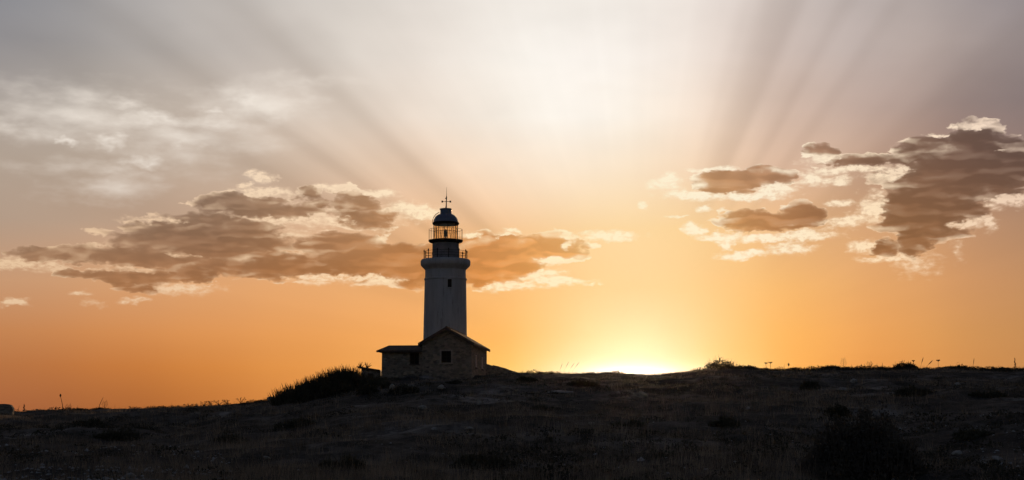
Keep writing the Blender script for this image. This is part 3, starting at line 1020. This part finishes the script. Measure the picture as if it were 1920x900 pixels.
def rough_wall(name, pts, depth, thick, label, cat='wall', mat=None, step=.35, jag=.05, group=None):
    """pts: (u, v_top) along the wall; built standing on the slope at that distance"""
    us = [p[0] for p in pts]
    vt = [p[1] for p in pts]
    dd = depth if hasattr(depth, '__len__') else (depth, depth)
    n = max(2, int((us[-1] - us[0]) * dd[0] / F / step))
    base = at(us[0], vt[0], dd[0])
    o = MB()
    cols = []
    for i in range(n + 1):
        t = i / n
        u = us[0] + (us[-1] - us[0]) * t
        Yd = dd[0] + (dd[1] - dd[0]) * t
        x, y, z = at(u, np.interp(u, us, vt), Yd)
        z += (rnd.random() - .5) * jag
        zbm = min(gz(x, y), gz(x, y + thick)) - .6
        cols.append((x, y + (rnd.random() - .5) * jag, z, zbm, y + thick))
    vs, fs = [], []
    for x, y, z, b_, y2 in cols:
        vs += [(x - base[0], y - base[1], b_ - base[2]), (x - base[0], y - base[1], z - base[2]), (x - base[0], y2 - base[1], z - base[2] + (rnd.random() - .5) * jag), (x - base[0], y2 - base[1], b_ - base[2])]
    for i in range(n):
        k = i * 4
        fs += [(k, k + 4, k + 5, k + 1), (k + 1, k + 5, k + 6, k + 2), (k + 2, k + 6, k + 7, k + 3)]
    fs += [(0, 1, 2, 3), (4 * n + 3, 4 * n + 2, 4 * n + 1, 4 * n)]
    o.add(vs, fs)
    ob = o.build(name, mat or M_STONE)
    ob.location = base
    tag(ob, label, cat, group)
    return ob


rough_wall('stone_wall', [(911, 681.5), (917, 683.5), (928, 688)], (173, 174), .5, 'short high stub of stone wall joined to the right back corner of the cottage')
rough_wall('stone_wall', [(923.5, 684), (932, 686), (950, 691.5), (968, 697.5), (988, 703)], (176, 182), .5, 'long stone garden wall sloping down to the ground right of the cottage')
rough_wall('ruined_wall', [(-12, 757.5), (8, 757.5), (16, 758), (22.5, 760), (24, 766)], (150, 150), .5, 'broken end of old stone wall at the left edge of the hill', step=.25, jag=.05)
rough_wall('low_wall', [(50, 769.2), (90, 769.4), (136, 769.6)], (172, 172), .5, 'low straight stone wall along the far left skyline', jag=.02)

# ---------------------------------------------------------------- plants and stones


def blades(x, y, z, hgt, wid, lean, rs, bend=.5, az_=None):
    """one bent three-cornered blade per root; returns (n,3,3)"""
    n = len(x)
    a = rs.uniform(0, 2 * pi, n)
    b = rs.uniform(0, 2 * pi, n)
    dx, dy = np.cos(a) * wid / 2, np.sin(a) * wid / 2
    L = lean * hgt * rs.uniform(.2, 1, n)
    V = np.zeros((n, 3, 3))
    V[:, 0] = np.stack([x - dx, y - dy, z - .05], -1)
    V[:, 1] = np.stack([x + dx, y + dy, z - .05], -1)
    V[:, 2] = np.stack([x + np.cos(b) * L, y + np.sin(b) * L, z + hgt], -1)
    return V


def scatter(n, rs, r0=36, r1=196, amax=22.5, power=1.0):
    a = np.radians(rs.uniform(-amax, amax, n))
    r = r0 + (r1 - r0) * rs.uniform(0, 1, n) ** power
    return r * np.sin(a), r * np.cos(a), r


def tufts(name, n, per, hr, wr, spread, lean, mat, label, cat, seed, mask=None, power=1.3, amax=22.5, r0=36, r1=192):
    rs = np.random.RandomState(seed)
    x, y, r = scatter(n, rs, r0, r1, amax, power)
    keep = np.ones(n, bool) if mask is None else mask(x, y, rs)
    x, y, r = x[keep], y[keep], r[keep]
    hgt = rs.uniform(hr[0], hr[1], len(x)) * (1 + 1.0 * rs.uniform(0, 1, len(x)) ** 6)
    X_ = np.repeat(x, per) + rs.normal(0, spread, len(x) * per)
    Y_ = np.repeat(y, per) + rs.normal(0, spread, len(x) * per)
    H_ = np.repeat(hgt, per) * rs.uniform(.45, 1.1, len(x) * per)
    W_ = np.repeat(np.clip(r / 90.0, .6, 2.0), per) * rs.uniform(wr[0], wr[1], len(x) * per)
    V = blades(X_, Y_, ground(X_, Y_), H_, W_, lean, rs)
    o = tri_mesh(name, V, mat)
    tag(o, label, cat, kind='stuff')
    return o


gm = lambda x, y, rs: rs.uniform(0, 1, len(x)) < np.clip(.30 + 3.6 * vnoise(x / 6, y / 9, 21) + 2.0 * vnoise(x / 2.2, y / 2.6, 22), .0, 1)
tufts('dry_grass', 38000, 7, (.12, .38), (.012, .03), .16, .6, M_GRASS, 'thin dry grass over the dark hillside', 'grass', 5, gm)
gm2 = lambda x, y, rs: rs.uniform(0, 1, len(x)) < np.clip(-.1 + 3.0 * vnoise(x / 4, y / 7, 31) + np.where((np.degrees(np.arctan2(x, y)) > 2.5) & (np.degrees(np.arctan2(x, y)) < 10.5) & (np.hypot(x, y) < 60), .8, 0), 0, 1)
tufts('tall_dry_grass', 8000, 9, (.35, .8), (.014, .026), .14, .35, M_GRASS, 'taller pale stalks in patches on the near slope', 'grass', 6, gm2, power=1.8, r1=120)


def clumps(n, seed, rad, mat, label, name, mask=None, leaves=64, power=1.4, r0=37, r1=190):
    rs = np.random.RandomState(seed)
    x, y, r = scatter(n, rs, r0, r1, 22.5, power)
    if mask is not None:
        k = mask(x, y, rs)
        x, y, r = x[k], y[k], r[k]
    sz = rs.uniform(rad[0], rad[1], len(x)) * (1 + rs.uniform(0, 1, len(x)) ** 5)
    N = len(x) * leaves
    S_ = np.repeat(sz, leaves)
    th_ = rs.uniform(0, 2 * pi, N)
    ph = np.arccos(rs.uniform(0.02, 1, N))
    rr_ = S_ * rs.uniform(.55, 1.08, N) ** .6
    cx = np.repeat(x, leaves) + rr_ * np.sin(ph) * np.cos(th_) * 1.25
    cy = np.repeat(y, leaves) + rr_ * np.sin(ph) * np.sin(th_) * 1.25
    cz = ground(cx, cy) + rr_ * np.cos(ph) * .62
    return leaf_soup(cx, cy, cz, S_ * .22, rs, mat, name), label


def leaf_quads(cx, cy, cz, size, rs, up=.3):
    N = len(cx)
    a = rs.normal(size=(N, 3))
    a /= np.linalg.norm(a, axis=1)[:, None]
    b = rs.normal(size=(N, 3))
    b[:, 2] += up
    b -= (a * b).sum(1)[:, None] * a
    b /= np.linalg.norm(b, axis=1)[:, None]
    s = (size * rs.uniform(.5, 1.1, N))[:, None]
    c = np.stack([cx, cy, cz], -1)
    return np.stack([c - a * s * .5, c + b * s * .55, c + a * s * .5, c - b * s * .35], 1)


def leaf_soup(cx, cy, cz, size, rs, mat, name, parent=None):
    return tri_mesh(name, leaf_quads(cx, cy, cz, size, rs), mat, parent)


cm = lambda x, y, rs: rs.uniform(0, 1, len(x)) < np.clip(.35 + 2.6 * vnoise(x / 9, y / 14, 41), .05, 1)
o, l = clumps(4200, 8, (.14, .42), M_SCRUB, '', 'low_scrub', cm)
tag(o, 'low dark thorny scrub mottling the whole hillside', 'scrub', kind='stuff')

rg = lambda x, y, rs: rs.uniform(0, 1, len(x)) < np.clip(.25 + np.where(np.degrees(np.arctan2(x, y)) > 6.0, .55, 0) + 2.2 * vnoise(x / 4, y / 30, 61), .02, 1)
o, l = clumps(2600, 18, (.12, .50), M_SCRUB, '', 'crest_scrub', rg, leaves=80, power=1.0, r0=181, r1=187)
tag(o, 'ragged fringe of scrub along the crest of the hill', 'scrub', kind='stuff')
tufts('crest_grass', 5000, 6, (.12, .38), (.010, .022), .15, .5, M_TWIG, 'thin dry grass standing along the crest', 'grass', 66, rg, power=1.0, r0=181, r1=187)

# gravel: pale stones bottom left and thinly everywhere


def stones(name, x, y, sz, rs, mat, parent=None, squash=.6):
    n = len(x)
    base = np.array([(1, 0, 0), (0, 1, 0), (-1, 0, 0), (0, -1, 0), (0, 0, 1), (0, 0, -1)], float)
    fc_ = np.array([(0, 1, 4), (1, 2, 4), (2, 3, 4), (3, 0, 4), (1, 0, 5), (2, 1, 5), (3, 2, 5), (0, 3, 5)])
    P = base[None] * rs.uniform(.6, 1.2, (n, 6, 1)) + rs.normal(0, .18, (n, 6, 3))
    a = rs.uniform(0, 2 * pi, n)
    c_, s_ = np.cos(a)[:, None], np.sin(a)[:, None]
    px_, py_ = P[..., 0] * c_ - P[..., 1] * s_, P[..., 0] * s_ + P[..., 1] * c_
    P = np.stack([px_, py_, P[..., 2] * squash], -1) * sz[:, None, None]
    P += np.stack([x, y, ground(x, y) + sz * .12], -1)[:, None]
    return tri_mesh(name, P[:, fc_].reshape(-1, 3, 3), mat, parent)


rs = np.random.RandomState(77)
x, y, r = scatter(9000, rs, 37, 75, 22.5, 1.3)
a = np.degrees(np.arctan2(x, y))
k = rs.uniform(0, 1, len(x)) < np.clip(np.where(a < -11, 1.0, np.where(a > 15, .35, .06)) * np.clip(.55 + 2.4 * vnoise(x / 3.5, y / 5, 51), 0, 1), 0, 1)
tag(stones('gravel', x[k], y[k], rs.uniform(.025, .085, k.sum()) * (1 + 1.2 * rs.uniform(0, 1, k.sum()) ** 8), rs, M_PEBBLE), 'loose pale gravel thickest in the lower left corner', 'gravel', kind='stuff')


def rock(u, v, w, hpx, label, group='pale rocks on the slope'):
    x, y, z = on_ground(u, v)
    s = w * math.hypot(x, y) / F / 2
    hh = hpx * math.hypot(x, y) / F
    import bmesh
    bm = bmesh.new()
    bmesh.ops.create_icosphere(bm, subdivisions=2, radius=1)
    sd = rnd.randrange(999)
    for vv in bm.verts:
        n = vnoise(vv.co.x * 1.3 + sd, vv.co.y * 1.3 + vv.co.z * 1.7, sd % 50) * .7
        q = 1 + n
        vv.co = (vv.co.x * s * q, vv.co.y * s * .8 * q, max(-.35, vv.co.z) * hh * q * .9)
    me = bpy.data.meshes.new('rock')
    bm.to_mesh(me)
    bm.free()
    me.materials.append(M_ROCK)
    o = bpy.data.objects.new('rock', me)
    COL.objects.link(o)
    o.location = (x, y, z + hh * .2)
    o.rotation_euler = (0, 0, rnd.random() * 6)
    tag(o, label, 'rock', group)


for q in [(1203, 745, 26, 9, 'widest pale rock under the sun, just below the skyline'),
          (1159, 739, 9, 5, 'small pale stone a little left of the wide rock under the sun'),
          (1052, 738, 50, 5, 'long flat rock ledge right below the end of the garden wall'),
          (899, 759, 11, 6, 'left one of two small stones below the cottage'),
          (947, 756, 8, 5, 'right one of two small stones below the cottage'),
          (793, 767, 18, 6, 'rounded stone on the slope straight below the cottage wing'),
          (828, 729, 16, 6, 'pale stone in the ground just under the cottage window'),
          (735, 731, 12, 10, 'upright pale stone beside the left corner of the cottage'),
          (508, 750, 16, 6, 'skyline stone where the big thicket begins'),
          (880, 805, 22, 5, 'flat pale slab in the middle of the slope'),
          (815, 806, 18, 4, 'thin flat stone left of the pale slab mid slope'),
          (1107, 796, 8, 4, 'tiny bright stone mid slope below the sun'),
          (1402, 768, 8, 5, 'tiny bright stone below the umbel heads on the right'),
          (1600, 718, 14, 7, 'pale stone under the right skyline left of the large low shrub'),
          (1582, 732, 28, 5, 'flat pale slab below the right skyline'),
          (1795, 852, 22, 6, 'bright flat stone in the lower right beside the big bush'),
          (1868, 862, 26, 6, 'flat grey stone near the lower right corner'),
          (245, 897, 22, 9, 'rounded pale stone at the bottom edge left'),
          (500, 861, 14, 5, 'small flat stone low on the left slope'),
          (1795, 723, 14, 6, 'small pale stone on the far right slope near the skyline')]:
    rock(*q)


def lobed(lobes, n, rs, leaf, spikes=0, spike_h=.5):
    """leaf quads filling some half-ellipsoids (x, y, z, rx, ry, rz) plus upright twigs"""
    vol = np.array([l[3] * l[4] * l[5] for l in lobes]) ** .75
    which = rs.choice(len(lobes), n, p=vol / vol.sum())
    L = np.array(lobes)[which]
    th_ = rs.uniform(0, 2 * pi, n)
    ph = np.arccos(rs.uniform(0, 1, n))
    q = rs.uniform(.35, 1.0, n) ** .5 * (1 + .16 * np.sin(th_ * 5 + which) * np.sin(ph * 7))
    c = L[:, :3] + np.stack([np.sin(ph) * np.cos(th_), np.sin(ph) * np.sin(th_), np.cos(ph)], -1) * q[:, None] * L[:, 3:6]
    Q_ = leaf_quads(c[:, 0], c[:, 1], c[:, 2], np.full(n, leaf), rs, .8)
    S_ = None
    if spikes:
        which = rs.choice(len(lobes), spikes, p=vol / vol.sum())
        L = np.array(lobes)[which]
        th_ = rs.uniform(0, 2 * pi, spikes)
        ph = np.arccos(rs.uniform(.15, 1, spikes))
        b = L[:, :3] + np.stack([np.sin(ph) * np.cos(th_), np.sin(ph) * np.sin(th_), np.cos(ph)], -1) * L[:, 3:6] * .9
        hh = spike_h * rs.uniform(.4, 1.2, spikes)
        ln = rs.normal(0, .3, (spikes, 2))
        w_ = leaf * .16
        S_ = np.zeros((spikes, 3, 3))
        S_[:, 0] = b + [-w_, 0, -.1]
        S_[:, 1] = b + [w_, 0, -.1]
        S_[:, 2] = b + np.stack([ln[:, 0] * hh + np.sin(ph) * np.cos(th_) * hh * .4, ln[:, 1] * hh, hh], -1)
    return Q_, S_


def shrub(name, loc, lobes, n, leaf, label, cat='shrub', spikes=0, spike_h=.5, seed=1, mat=None, group='shrubs on the hillside'):
    rs = np.random.RandomState(seed)
    root = empty(name, loc)
    tag(root, label, cat, group)
    Q_, S_ = lobed(lobes, n, rs, leaf, spikes, spike_h)
    if S_ is not None:                                   # upright shoots are leafy too: same mesh as the foliage
        S4 = np.stack([S_[:, 0], S_[:, 1], S_[:, 2] + [.006, 0, 0], S_[:, 2] - [.006, 0, 0]], 1)
        Q_ = np.concatenate([Q_, S4])
    tri_mesh('foliage', Q_, mat or M_BUSH, root)
    st = MB()
    rmax = max(abs(l[0]) + l[3] for l in lobes)
    for k in range(9):
        l = lobes[k % len(lobes)]
        a = rnd.random() * 2 * pi
        st.tube([(l[0] * .5, l[1] * .5, -.35), (l[0] * .8 + .2 * l[3] * cos(a), l[1] + .2 * l[4] * sin(a), l[2] + l[5] * .35), (l[0] + .6 * l[3] * cos(a), l[1] + .6 * l[4] * sin(a), l[2] + l[5] * .75)],
                [.05 + .02 * rmax / 2, .03, .012], 5)
    st.build('stem', M_BARK, root)
    return root


def simple_shrub(u, v, wpx, hpx, label, seed, crest=False, spikes=40, r=None):
    x, y, z = on_crest(u, -1.0) if crest else on_ground(u, v)
    d = math.hypot(x, y)
    w, hh = wpx * d / F / 2, hpx * d / F
    rs = np.random.RandomState(seed)
    lobes = []
    for k in range(5):
        lx_ = rs.uniform(-.6, .6) * w
        f_ = 1 - abs(lx_) / w * .55
        lobes.append((lx_, rs.uniform(-.4, .4) * w, -.05, w * rs.uniform(.4, .6), w * rs.uniform(.35, .5), hh * f_ * rs.uniform(.8, 1.0)))
    n = int(700 + 500 * w)
    return shrub('shrub', (x, y, z - .03), lobes, n, .055 * d / 100 + .10, label, spikes=spikes, spike_h=hh * .35 + .05, seed=seed)


# the thicket beside the shed: rises from left to right
tx, ty, tz = on_ground(640, 737)
td = math.hypot(tx, ty)
mpp = td / F
lob = []
for (u, top, wd) in [(528, 741, 18), (545, 735, 22), (563, 727, 24), (582, 718, 26), (600, 712, 26), (618, 705, 26), (634, 700, 24), (650, 697, 24), (664, 704, 20), (676, 712, 22), (692, 716, 22), (705, 720, 20)]:
    xx, yy, _ = on_ground(u, 738)
    gzz = gz(xx, ty)
    X0 = (u - 640) * mpp
    topz = at(u, top, ty)[2]
    lob.append((X0, rnd.uniform(-.3, .5), gz(tx + X0, ty) - tz - .1, wd * mpp, 1.4, max(.35, (topz - gz(tx + X0, ty)) * 1.10)))
shrub('thicket', (tx, ty, tz), lob, 15000, .26, 'long dark spiky thicket rising up to the shed at the left of the cottage', 'thicket', 3000, .85, 3, group=None)

for q in [(1350, 694, 72, 29, 'domed dark shrub breaking the skyline right of the sun', 12, True, 60),
          (1310, 698, 30, 8, 'small low shrub on the skyline between sun glow and domed shrub', 13, True, 20),
          (1389, 694, 70, 12, 'flat dark shrub on the skyline just right of the domed one', 14, True, 20),
          (1692, 692, 50, 18, 'ragged clump on the right skyline before the bent reeds', 15, True, 60),
          (1562, 694, 50, 8, 'low mound of scrub on the skyline under a branching dry plant', 16, True, 30),
          (90, 769, 28, 7, 'small shrub growing over the low wall at far left', 17, True, 30),
          (1288, 701, 18, 4, 'tiny shrub on the skyline nearest to the bright sun glow', 18, True, 14),
          (1800, 690, 70, 9, 'spread of low scrub on the skyline near the right edge', 19, True, 30),
          (1885, 694, 40, 8, 'low scrub at the foot of the tall spiky stalk on the right', 20, True, 20),
          (728, 728, 26, 16, 'round dark shrub at the left corner of the cottage wing', 21, False, 20),
          (763, 738, 62, 22, 'wide dark shrub under the wing window', 22, False, 40),
          (852, 719, 34, 9, 'low shrub against the cottage gable wall', 23, False, 20),
          (985, 713, 42, 10, 'dark low shrub at the end of the garden wall', 24, False, 20),
          (690, 738, 50, 22, 'dark shrub in front of the shed', 25, False, 30),
          (1521, 731, 50, 21, 'dark rounded shrub below the skyline posts', 26, False, 30),
          (1715, 742, 90, 24, 'large low dark shrub below the right skyline', 27, False, 60),
          (1570, 780, 60, 24, 'dark shrub directly above the big near bush', 28, False, 40),
          (225, 826, 110, 26, 'wide dark shrub on the left slope above the gravel', 29, False, 60),
          (170, 800, 70, 18, 'dark shrub higher up the left slope', 30, False, 40),
          (450, 830, 110, 22, 'flat dark shrub in the lower left middle', 31, False, 50),
          (640, 880, 90, 34, 'dark shrub at the bottom left of centre', 32, False, 60),
          (905, 880, 130, 40, 'grey-green shrub at the bottom below the lighthouse', 33, False, 80),
          (1180, 800, 70, 18, 'dark shrub mid slope below the sun', 34, False, 40),
          (1090, 722, 60, 12, 'dark scrub just under the crest left of the sun', 35, False, 20),
          (1360, 800, 60, 24, 'dark upright shrub on the right middle slope', 36, False, 40),
          (1850, 745, 80, 16, 'low shrub on the far right slope', 37, False, 30),
          (1830, 820, 90, 20, 'dark shrub to the upper right of the big near bush', 38, False, 40),
          (560, 800, 90, 18, 'dark low shrub on the slope below the thicket', 39, False, 40),
          (1020, 770, 70, 14, 'low shrub on the slope right of the cottage', 40, False, 30)]:
    simple_shrub(*q[:4], q[4], q[5], q[6], q[7])

bx_, by_, bz_ = on_ground(1612, 893)
bm_ = math.hypot(bx_, by_) / F
lob = []
for (u, wd, hh) in [(1530, 26, 42), (1552, 30, 84), (1580, 34, 112), (1604, 40, 92), (1622, 30, 134), (1652, 40, 104), (1668, 26, 122), (1692, 28, 72), (1712, 22, 40), (1560, 44, 56), (1640, 60, 84), (1596, 50, 100)]:
    lob.append(((u - 1612) * bm_, rnd.uniform(-.5, .5), -.1, wd * bm_, .8, hh * bm_))
shrub('large_bush', (bx_, by_, bz_), lob, 15000, .11, 'big uneven near-black bush in the lower right foreground', 'bush', 1300, .26, 41, mat_leaf('grey_shrub_leaf', (.075, .066, .056), (.12, .105, .085), 1.2, .2), group=None)

# ---- things on the skyline


def stalk(u, vtop, label, lean=0, kind='plain', thick=.028, name='dry_stalk', vbase=None, bend=0, group='dry stalks on the skyline', off=-1.0, loc=None):
    x, y, z = loc or on_crest(u, off)
    zt = at(u, vtop, y)[2] - z
    m_ = y / F
    L = lean * m_
    o = MB()
    pts = [(0, 0, -.3), (L * .35, 0, zt * .45), (L * .75, .02, zt * .8), (L, 0, zt)]
    if bend:
        pts += [(L + bend * m_ * .5, 0, zt + abs(bend) * m_ * .15), (L + bend * m_, 0, zt - abs(bend) * m_ * .25)]
    rad = np.linspace(thick, thick * .5, len(pts))
    o.tube(pts, rad, 5)
    tip = pts[-1]
    root = o.build(name, M_TWIG)
    root.location = (x, y, z)
    tag(root, label, 'dry plant', group)
    hd = MB()
    if kind == 'umbel':
        for k in range(14):
            a, b = rnd.random() * 2 * pi, rnd.random() * .17
            q = (tip[0] + b * cos(a) * 1.5, tip[1] + b * sin(a), tip[2] + .14 + rnd.random() * .06)
            hd.tube([tip, q], .012, 4)
            hd.tube([(q[0] - .045, q[1], q[2]), (q[0] + .045, q[1], q[2] + .02)], .04, 5)
        hd.build('flower_head', M_TWIG, root)
    elif kind == 'head':
        hd.tube([(tip[0], 0, tip[2] - .1), (tip[0], 0, tip[2] + .04), (tip[0], 0, tip[2] + .2), (tip[0], 0, tip[2] + .3)], [.03, .11, .1, .02], 6)
        hd.build('flower_head', M_TWIG, root)
    elif kind == 'reed':
        a = np.array(pts[-2]); b = np.array(tip)
        dirn = (b - a) / (np.linalg.norm(b - a) + 1e-9)
        hd.tube([b - dirn * .1, b + dirn * .2, b + dirn * .5, b + dirn * .7], [.012, thick * 2.6, thick * 2.3, .008], 5)
        hd.build('seed_head', M_TWIG, root)
    elif kind == 'branch':
        for k in range(9):
            t = .25 + .08 * k
            s = -1 if k % 2 else 1
            p = (L * t, 0, zt * t)
            e_ = (p[0] + s * (.12 + .35 * (1 - t)), rnd.uniform(-.1, .1), p[2] + .15 + .25 * (1 - t))
            hd.tube([p, ((p[0] + e_[0]) / 2 + s * .05, 0, (p[2] + e_[2]) / 2 - .03), e_], [.016, .013, .008], 4)
            hd.tube([e_, (e_[0] + s * .03, e_[1], e_[2] + .06)], .028, 4)
        hd.build('side_shoots', M_TWIG, root)
    elif kind == 'spike':
        for k in range(34):
            t = .12 + .85 * k / 34
            a = rnd.random() * 2 * pi
            w_ = .13 * (1 - t) + .045
            hd.tube([(L * t, 0, zt * t), (L * t + w_ * cos(a) * 1.2, w_ * sin(a), zt * t + .10)], [.035, .015], 4)
        hd.build('leaves', M_TWIG, root)
    elif kind == 'fan':
        for k in range(12):
            a = rnd.uniform(-1, 1)
            hh = zt * rnd.uniform(.6, 1.05)
            hd.tube([(0, 0, 0), (a * .3, 0, hh * .55), (a * .75 + .05, rnd.uniform(-.1, .1), hh)], [.018, .014, .008], 4)
            q = (a * .75 + .05, 0, hh)
            hd.tube([(q[0] - .05, 0, q[2]), (q[0] + .05, 0, q[2] + .03)], .035, 5)
        hd.build('side_shoots', M_TWIG, root)
    return root


for q in [(122, 743, 'tall stalk leaning left above the low wall at far left', -7, 'head', .05),
          (129, 759, 'short stalk right beside the tall left-leaning one', 3, 'branch', .022),
          (186, 745, 'tall stalk leaning right on the left skyline', 9, 'plain', .045),
          (198, 752, 'shorter upright stalk next to the tall right-leaning one', 1, 'branch', .03),
          (36, 761, 'short stalk leaning right just beside the ruined wall', 3, 'plain', .03),
          (48, 758, 'thickest upright stalk at the start of the low wall', 0, 'spike', .03),
          (148, 760, 'tiny stalk at the notch after the low wall', 0, 'plain', .022),
          (217, 758, 'tiny thin stalk right of the pair of stalks on the left skyline', 1, 'plain', .015),
          (452, 746, 'small round-topped dry plant on the rising left skyline', 0, 'fan', .03),
          (1048, 691, 'leftmost bent reed of the group over the skyline right of the cottage', 3, 'reed', .011),
          (1056, 687, 'second bent reed of the group over the skyline right of the cottage', 6, 'reed', .011),
          (1064, 689, 'third bent reed of the group over the skyline right of the cottage', 7, 'reed', .011),
          (1071, 687, 'rightmost bent reed of the group over the skyline right of the cottage', 9, 'reed', .011),
          (1350, 675, 'stalk with a dark flower head standing up out of the domed shrub', 0, 'head', .022),
          (1371, 681, 'left one of two short stalks right of the domed shrub', 1, 'plain', .03),
          (1375, 678, 'right and darker one of two short stalks right of the domed shrub', 0, 'spike', .025),
          (1438, 683, 'left one of two umbels with flat dark heads on the skyline', -2, 'umbel', .035),
          (1444, 682, 'right one of two umbels with flat dark heads on the skyline', 1, 'umbel', .035),
          (1470, 682, 'pale thin stalk right of the two umbels', 1, 'plain', .018),
          (1478, 685, 'thin stalk with tiny head between umbels and first post', 1, 'head', .012),
          (1582, 672, 'tall thin branching stalk right of the mound of scrub', 0, 'branch', .02),
          (1597, 683, 'thin short stalk just right of the tall branching one', 0, 'plain', .02),
          (1620, 682, 'thin stalk curving right, first of the four in a row', 2, 'plain', .022),
          (1631, 679, 'darker stalk, second of the four in a row', 0, 'branch', .022),
          (1644, 681, 'slim stalk, third of the four in a row', 1, 'plain', .02),
          (1655, 680, 'straight dark stalk, last of the four in a row', 0, 'plain', .035),
          (1699, 682, 'single stalk rising out of the ragged clump', 0, 'plain', .02),
          (1714, 679, 'tall flat-headed plant right of the ragged clump', 0, 'umbel', .032),
          (1726, 680, 'reed tilted right beside the flat-headed plant', 3, 'reed', .018),
          (1735, 683, 'reed leaning strongly right, last of the bent reeds', 7, 'reed', .022),
          (1760, 678, 'forked plant alone between the reeds and the right mound', 0, 'umbel', .022),
          (1795, 680, 'stalk with tip hooked over to the right', 0, 'plain', .018),
          (1825, 682, 'slim slanted reed near the right end of the skyline', 1, 'reed', .015),
          (1869, 687, 'low faint seed plant before the spiky stalk', 0, 'fan', .015),
          (1904, 671, 'tallest dark spiky stalk at the right edge of the skyline', 0, 'spike', .04)]:
    stalk(q[0], q[1], q[2], q[3], q[4], q[5], bend=(5 if 'hooked' in q[2] else 0))
for u, vt, lb in [(385, 753, 'leftmost bushy seed plant on the left skyline'), (398, 752, 'second bushy seed plant on the left skyline'), (412, 751, 'third bushy seed plant on the left skyline, the fullest'),
                  (428, 750, 'fourth bushy seed plant on the left skyline'), (355, 758, 'small faint seed plant left of the four bushy ones'), (253, 763, 'tiny bushy plant on the flat left skyline'),
                  (1548, 687, 'branching dry plant on the left of the scrub mound'), (1558, 685, 'branching dry plant on top of the scrub mound')]:
    stalk(u, vt, lb, 0, 'fan', .02, name='seed_plant', group='seed plants on the skyline')


def post(u, vtop, wpx, lean, label):
    x, y, z = on_crest(u, -.5)
    zt = at(u, vtop, y)[2] - z
    w_ = wpx * y / F / 2
    root = empty('fence_post', (x, y, z))
    tag(root, label, 'fence post', 'fence posts on the right skyline')
    o = MB()
    L = lean * y / F
    o.tube([(0, 0, -.4), (L * .5, 0, zt * .5), (L, 0, zt)], [w_ * 1.15, w_, w_ * .85], 7)
    o.build('shaft', M_WOOD, root)
    if lean == 0:
        MB().box(-w_ * 1.9, w_ * 1.9, -w_, w_, zt - .003, zt + .16).build('cap', M_WOOD, root)


post(1492, 691, 2.2, 0, 'short stout post with wider top on the right skyline')
post(1524, 686, 2.2, -2.5, 'slim leaning post right of the stout one')

# spiky succulent behind the shed
ax, ay = at(684, 695, 168)[:2]
az0 = gz(ax, ay)
ag = empty('yucca', (ax, ay, az0))
tag(ag, 'spiky yucca poking up behind the roof of the shed', 'yucca')
zt = at(684, 690, ay)[2] - az0
MB().tube([(-.1, 0, -.3), (-.05, 0, zt * .5), (-.35, 0, zt)], [.16, .13, .10], 7).build('trunk', M_BARK, ag)
lf = MB()
for cx_, top, k0 in ((-.52, 0, 13), (.22, 0, 20)):
    for k in range(k0):
        a = rnd.uniform(0, 2 * pi)
        e_ = rnd.uniform(.45, 1.45)
        l_ = rnd.uniform(.6, .95)
        d_ = np.array([cos(a) * cos(e_), sin(a) * cos(e_), sin(e_)]) * l_
        b_ = np.array([cx_, 0, zt - .05])
        lf.tube([b_, b_ + d_ * .5, b_ + d_ * np.array([1, 1, .95])], [.035, .03, .006], 4)
lf.build('leaves', M_BUSH, ag)

# ---------------------------------------------------------------- thin haze, added to imitate the warm glare below the sun
hm = bpy.data.materials.new('added_glow_haze')
hm.use_nodes = True
hm.node_tree.nodes.clear()
q = G(hm.node_tree)
pv = q.n('ShaderNodeVolumePrincipled')
pv.inputs['Color'].default_value = (.95, .82, .66, 1)
pv.inputs['Density'].default_value = .0000065
pv.inputs['Anisotropy'].default_value = .95
ho = q.n('ShaderNodeOutputMaterial')
hm.node_tree.links.new(pv.outputs[0], ho.inputs['Volume'])
hz = MB().box(-2600, 2600, -2600, 2600, -6, 34).build('haze', hm)
tag(hz, 'thin warm haze added over the hill for the glow below the sun', kind='stuff')
